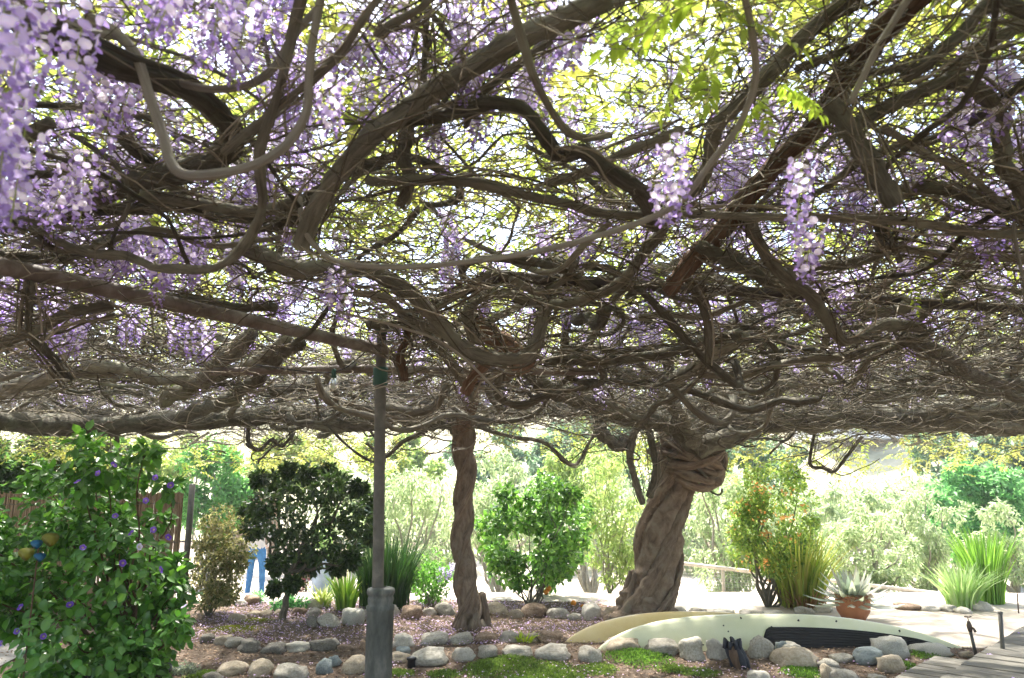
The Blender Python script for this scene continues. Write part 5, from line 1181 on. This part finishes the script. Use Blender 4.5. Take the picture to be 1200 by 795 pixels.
# black hoop-backed chair behind the bush
cp = PD(186, 660, 7.9); cp[2] = float(H(cp[0], cp[1])); chr_ = thing('garden_chair', cp, 'black metal hoop-backed garden chair hidden behind the violet bush', 'chair', rz=R(150))
a = np.linspace(-.2, np.pi + .2, 22)
g = G(); tube(g, np.stack([np.cos(a) * .24, np.full(22, .22), .78 + np.sin(a) * .28], 1), .016, 8); tube(g, [[-.235, .22, .73], [-.22, .2, .45]], .014, 8); tube(g, [[.235, .22, .73], [.22, .2, .45]], .014, 8); g.build('backrest', M_black, chr_)
g = G(); lathe(g, [(0, .45), (.24, .45), (.25, .44), (.24, .425), (0, .425)], (0, 0, 0), 24); g.build('seat', M_black, chr_)
for sx in (-1, 1):
    for sy in (-1, 1):
        g = G(); tube(g, [[sx * .17, sy * .17, .43], [sx * .22, sy * .22, 0]], .012, 8); g.build('leg', M_black, chr_)
# glazed blue planter with burgundy plant, cream pillar, behind the evergreen
M_glaze = plain('blue_glaze', (.2, .28, .38), .3, spec=.6)
bq = PD(377, 697, 13.2); bq[2] = float(H(bq[0], bq[1])); bpn = thing('glazed_planter', bq, 'tall blue-grey glazed planter behind the evergreen trunk', 'planter')
g = G(); lathe(g, [(0, 0), (.13, 0), (.15, .1), (.2, .5), (.22, .62), (.24, .63), (.24, .67), (.21, .67), (.2, .6)], (0, 0, 0), 26); g.build('body', M_glaze, bpn)
g = G(); lathe(g, [(0, .61), (.2, .6)], (0, 0, 0), 18); g.build('potting_soil', M_soil, bpn)
bq2 = bq + np.array([0, 0, .6]); tree('planter_shrub', bq2, rblobs(10, 384, 640, 14, 16, 6, 9, bq2[1], bq2, .15), 70, .07, [(.2, .32, .12), (.34, .42, .24), (.12, .22, .08)], 'leafy plant growing in the blue-grey glazed planter', 'plant', multi=True, r0=.012)
bq = PD(358, 697, 13.4); bq[2] = float(H(bq[0], bq[1])); tree('burgundy_shrub', bq, rblobs(14, 356, 675, 10, 20, 5, 9, bq[1], bq, .2), 70, .07, [(.13, .04, .06), (.2, .07, .1), (.08, .06, .04), (.12, .16, .06)], 'burgundy-leaved shrub left of the glazed planter', 'shrub', multi=True, r0=.012)
bq = PD(396, 690, 14.5); bq[2] = float(H(bq[0], bq[1])); pil = thing('garden_pillar', bq, 'cream rendered pillar between glazed planter and dark reeds', 'pillar')
M_cream = plain('cream_render', (.62, .56, .43), .9, var=.08)
g = G(); box(g, (0, 0, .55), (.32, .32, 1.1)); g.build('shaft', M_cream, pil, smooth=False); g = G(); box(g, (0, 0, 1.14), (.4, .4, .08)); g.build('cap', M_cream, pil, smooth=False)
# spinner with yellow and blue petals beside the bush
sp = PD(44, 642, 5.0); spb = np.array([sp[0], sp[1], float(H(sp[0], sp[1]))]); wh = thing('garden_pinwheel', spb, 'yellow and blue pinwheel poking out of the violet-flowered bush', 'pinwheel')
M_py = plain('pinwheel_yellow', (.2, .2, .02), .6); M_pb = plain('pinwheel_blue', (.02, .13, .26), .6)
g = G(); tube(g, [[0, .01, 0], [0, .01, sp[2] - spb[2]]], .005, 8); g.build('stick', M_barkr, wh)
for k, (dx, dz, r_, m) in enumerate([(-.06, -.04, .055, M_py), (.0, .02, .04, M_pb), (.085, .05, .06, M_py), (.03, -.06, .04, M_pb)]):
    g = G(); a = np.linspace(0, 6.28, 13)[:-1]; V = np.vstack([[dx, -.03, sp[2] - spb[2] + dz]] + [[dx + math.cos(q) * r_ * .9, -.015 + .02 * math.sin(q * 2), sp[2] - spb[2] + dz + math.sin(q) * r_ * .75] for q in a] + [[dx, -.018, sp[2] - spb[2] + dz]] )
    g.add(V, [[0, 1 + q, 1 + (q + 1) % 12] for q in range(12)] + [[13, 1 + (q + 1) % 12, 1 + q] for q in range(12)]); g.build('vane', m, wh)

# ================================================================== GROUND LITTER
def scatter_px(n, x0, x1, y0, y1, dens=None):
    """ground points spread evenly over a patch seen between these pixels"""
    c = [PG(x, y)[:2] for x, y in ((x0, y0), (x1, y0), (x0, y1), (x1, y1))]; c = np.array(c)
    p = rng.uniform(c.min(0), c.max(0), (n, 2)); z = H(p[:, 0], p[:, 1]); return np.column_stack([p, z])
def flat_litter(name, pts, L, W, pal, label, cat, m, lift=.004, tilt=.35):
    n = len(pts); g = G(); a = rng.uniform(0, 6.28, n); d = np.stack([np.cos(a), np.sin(a), rng.normal(0, tilt * .4, n)], 1); nn = np.stack([rng.normal(0, tilt, n), rng.normal(0, tilt, n), np.ones(n)], 1)
    leaves(g, pts + np.array([0, 0, 1]) * rng.uniform(lift, lift * 3, (n, 1)), d, nn, L * rng.uniform(.6, 1.4, n), W * rng.uniform(.6, 1.4, n), cols(n, pal, .2), False, fold=.25, droop=.1); o = g.build(name, m, None, kind='stuff', label=label, cat=cat); return o
MUL = [(.3, .2, .13), (.2, .13, .085), (.4, .29, .2), (.14, .09, .06), (.46, .37, .28)]
pts = np.column_stack([rng.uniform(-5.2, 5.5, 42000), 5.2 + 5.2 * rng.random(42000), np.zeros(42000)]); pts[:, 2] = H(pts[:, 0], pts[:, 1])
pts = pts[(np.abs(pts[:, 0]) < pts[:, 1] * .7 + .2) & (pts[:, 1] < path_edge(pts[:, 0]) + .05)]
flat_litter('mulch', pts, .03, .013, MUL, 'brown bark mulch chips over the garden beds', 'mulch', M_twig)
PET = [(.55, .44, .66), (.46, .33, .6), (.68, .6, .7), (.56, .42, .48)]
pts = np.column_stack([rng.uniform(-3.4, 2.0, 10000), rng.uniform(7.5, 10.1, 10000), np.zeros(10000)]); pts[:, 2] = H(pts[:, 0], pts[:, 1])
den = np.array([mnoise.noise(Vector((q[0] * .7, q[1] * 1.2, 2))) for q in pts]); pts = pts[rng.random(len(pts)) < np.clip(.6 + den * .9, .1, 1)]
pts2 = np.column_stack([rng.uniform(-2.6, 4.2, 5200), rng.uniform(5.3, 7.0, 5200), np.zeros(5200)]); pts2[:, 2] = H(pts2[:, 0], pts2[:, 1])
den = np.array([mnoise.noise(Vector((q[0] * 1.3, q[1] * 1.3, 7))) for q in pts2]); pts2 = pts2[rng.random(len(pts2)) < np.clip(.42 + den * 1.1, .04, 1)]
flat_litter('fallen_petals', np.vstack([pts, pts2]), .019, .015, PET, 'fallen lilac wisteria petals strewn over mulch and moss', 'petals', M_petal, lift=.012, tilt=.5)
# petals lying on the deck planks
g = G(); n = 46; f = rng.uniform(-.1, 1.1, n); q = rng.uniform(.05, 1.4, n)
dpt = A[None] + ex[None] * f[:, None] + pd_[None] * q[:, None]; dpt[:, 2] = .206
k_ = np.repeat(np.arange(n), 3); dp3 = dpt[k_] + np.column_stack([rng.normal(0, .012, (3 * n, 2)), rng.uniform(0, .006, 3 * n)]); a = rng.uniform(0, 6.28, 3 * n)
leaves(g, dp3, np.stack([np.cos(a), np.sin(a), np.full(3 * n, .3)], 1), np.stack([rng.normal(0, .4, 3 * n), rng.normal(0, .4, 3 * n), np.ones(3 * n)], 1), .02, .016, cols(3 * n, [(.6, .52, .72), (.45, .34, .66)], .15), False)
g.build('fallen_petals', M_petal, None, kind='stuff', label='fallen lilac petals lying on the grey deck planks', cat='petals')
# moss and ground cover cushions
g = G()
for x, y, rx, ry, hh, k in [(570,786,30,10,.05,0),(632,788,46,10,.05,0),(748,772,44,9,.07,1),(600,776,30,6,.04,0),(700,786,30,7,.03,0),(940,789,28,9,.05,1),(1085,768,22,6,.06,1),(1062,782,16,5,.04,1),(236,794,20,6,.05,0),(275,738,34,5,.03,2),(300,728,22,4,.03,2),(615,798,40,6,.04,0),(820,790,30,5,.02,0),(520,792,26,5,.03,0),(790,786,24,5,.02,0),(660,796,30,6,.04,0),(470,790,20,5,.03,0)]:
    p0 = PG(x, y); s = pxm(p0); n = int(2600 * rx * ry / 400); u = rng.normal(0, .45, (n, 2)); X = p0[0] + u[:, 0] * rx / s; Y = p0[1] + u[:, 1] * ry / s * 4.0
    nz = np.array([mnoise.noise(Vector((a * 5, b_ * 5, 1))) for a, b_ in zip(X, Y)]); ok = (u**2).sum(1) < 1 + nz; X, Y, nz, u = X[ok], Y[ok], nz[ok], u[ok]; n = len(X)
    Z = H(X, Y) + hh * np.clip(1 - (u**2).sum(1), 0, 1) * (.7 + .6 * nz) * rng.uniform(.3, 1, n)
    a = rng.uniform(0, 6.28, n); d = np.stack([np.cos(a) * .7, np.sin(a) * .7, rng.uniform(.3, 1.2, n)], 1)
    pal = [[(.11, .18, .04), (.17, .25, .06), (.08, .13, .03)], [(.1, .2, .035), (.15, .27, .05), (.07, .14, .03)], [(.2, .22, .04), (.15, .17, .03)]][k]
    leaves(g, np.stack([X, Y, Z], 1), d, rng.normal(0, 1, (n, 3)), .022, .011, cols(n, pal, .2), False)
g.build('ground_cover', M_leaf, None, kind='stuff', label='low green cushions of moss and ground cover among stones', cat='ground cover')

# ================================================================== LENS VEIL: thin volume added to imitate lens overexposure washing out the far bank
g = G(); box(g, (0, 45, 10), (270, 240, 24))
hz, t, b_, o_ = mat('lens_veil_volume'); t.nodes.remove(b_)
pv = N(t, 'ShaderNodeVolumePrincipled'); pv.inputs['Color'].default_value = (.95, .97, 1, 1); pv.inputs['Density'].default_value = .0018; pv.inputs['Anisotropy'].default_value = .3
t.links.new(pv.outputs[0], o_.inputs['Volume'])
g.build('lens_veil', hz, None, smooth=False, kind='stuff')
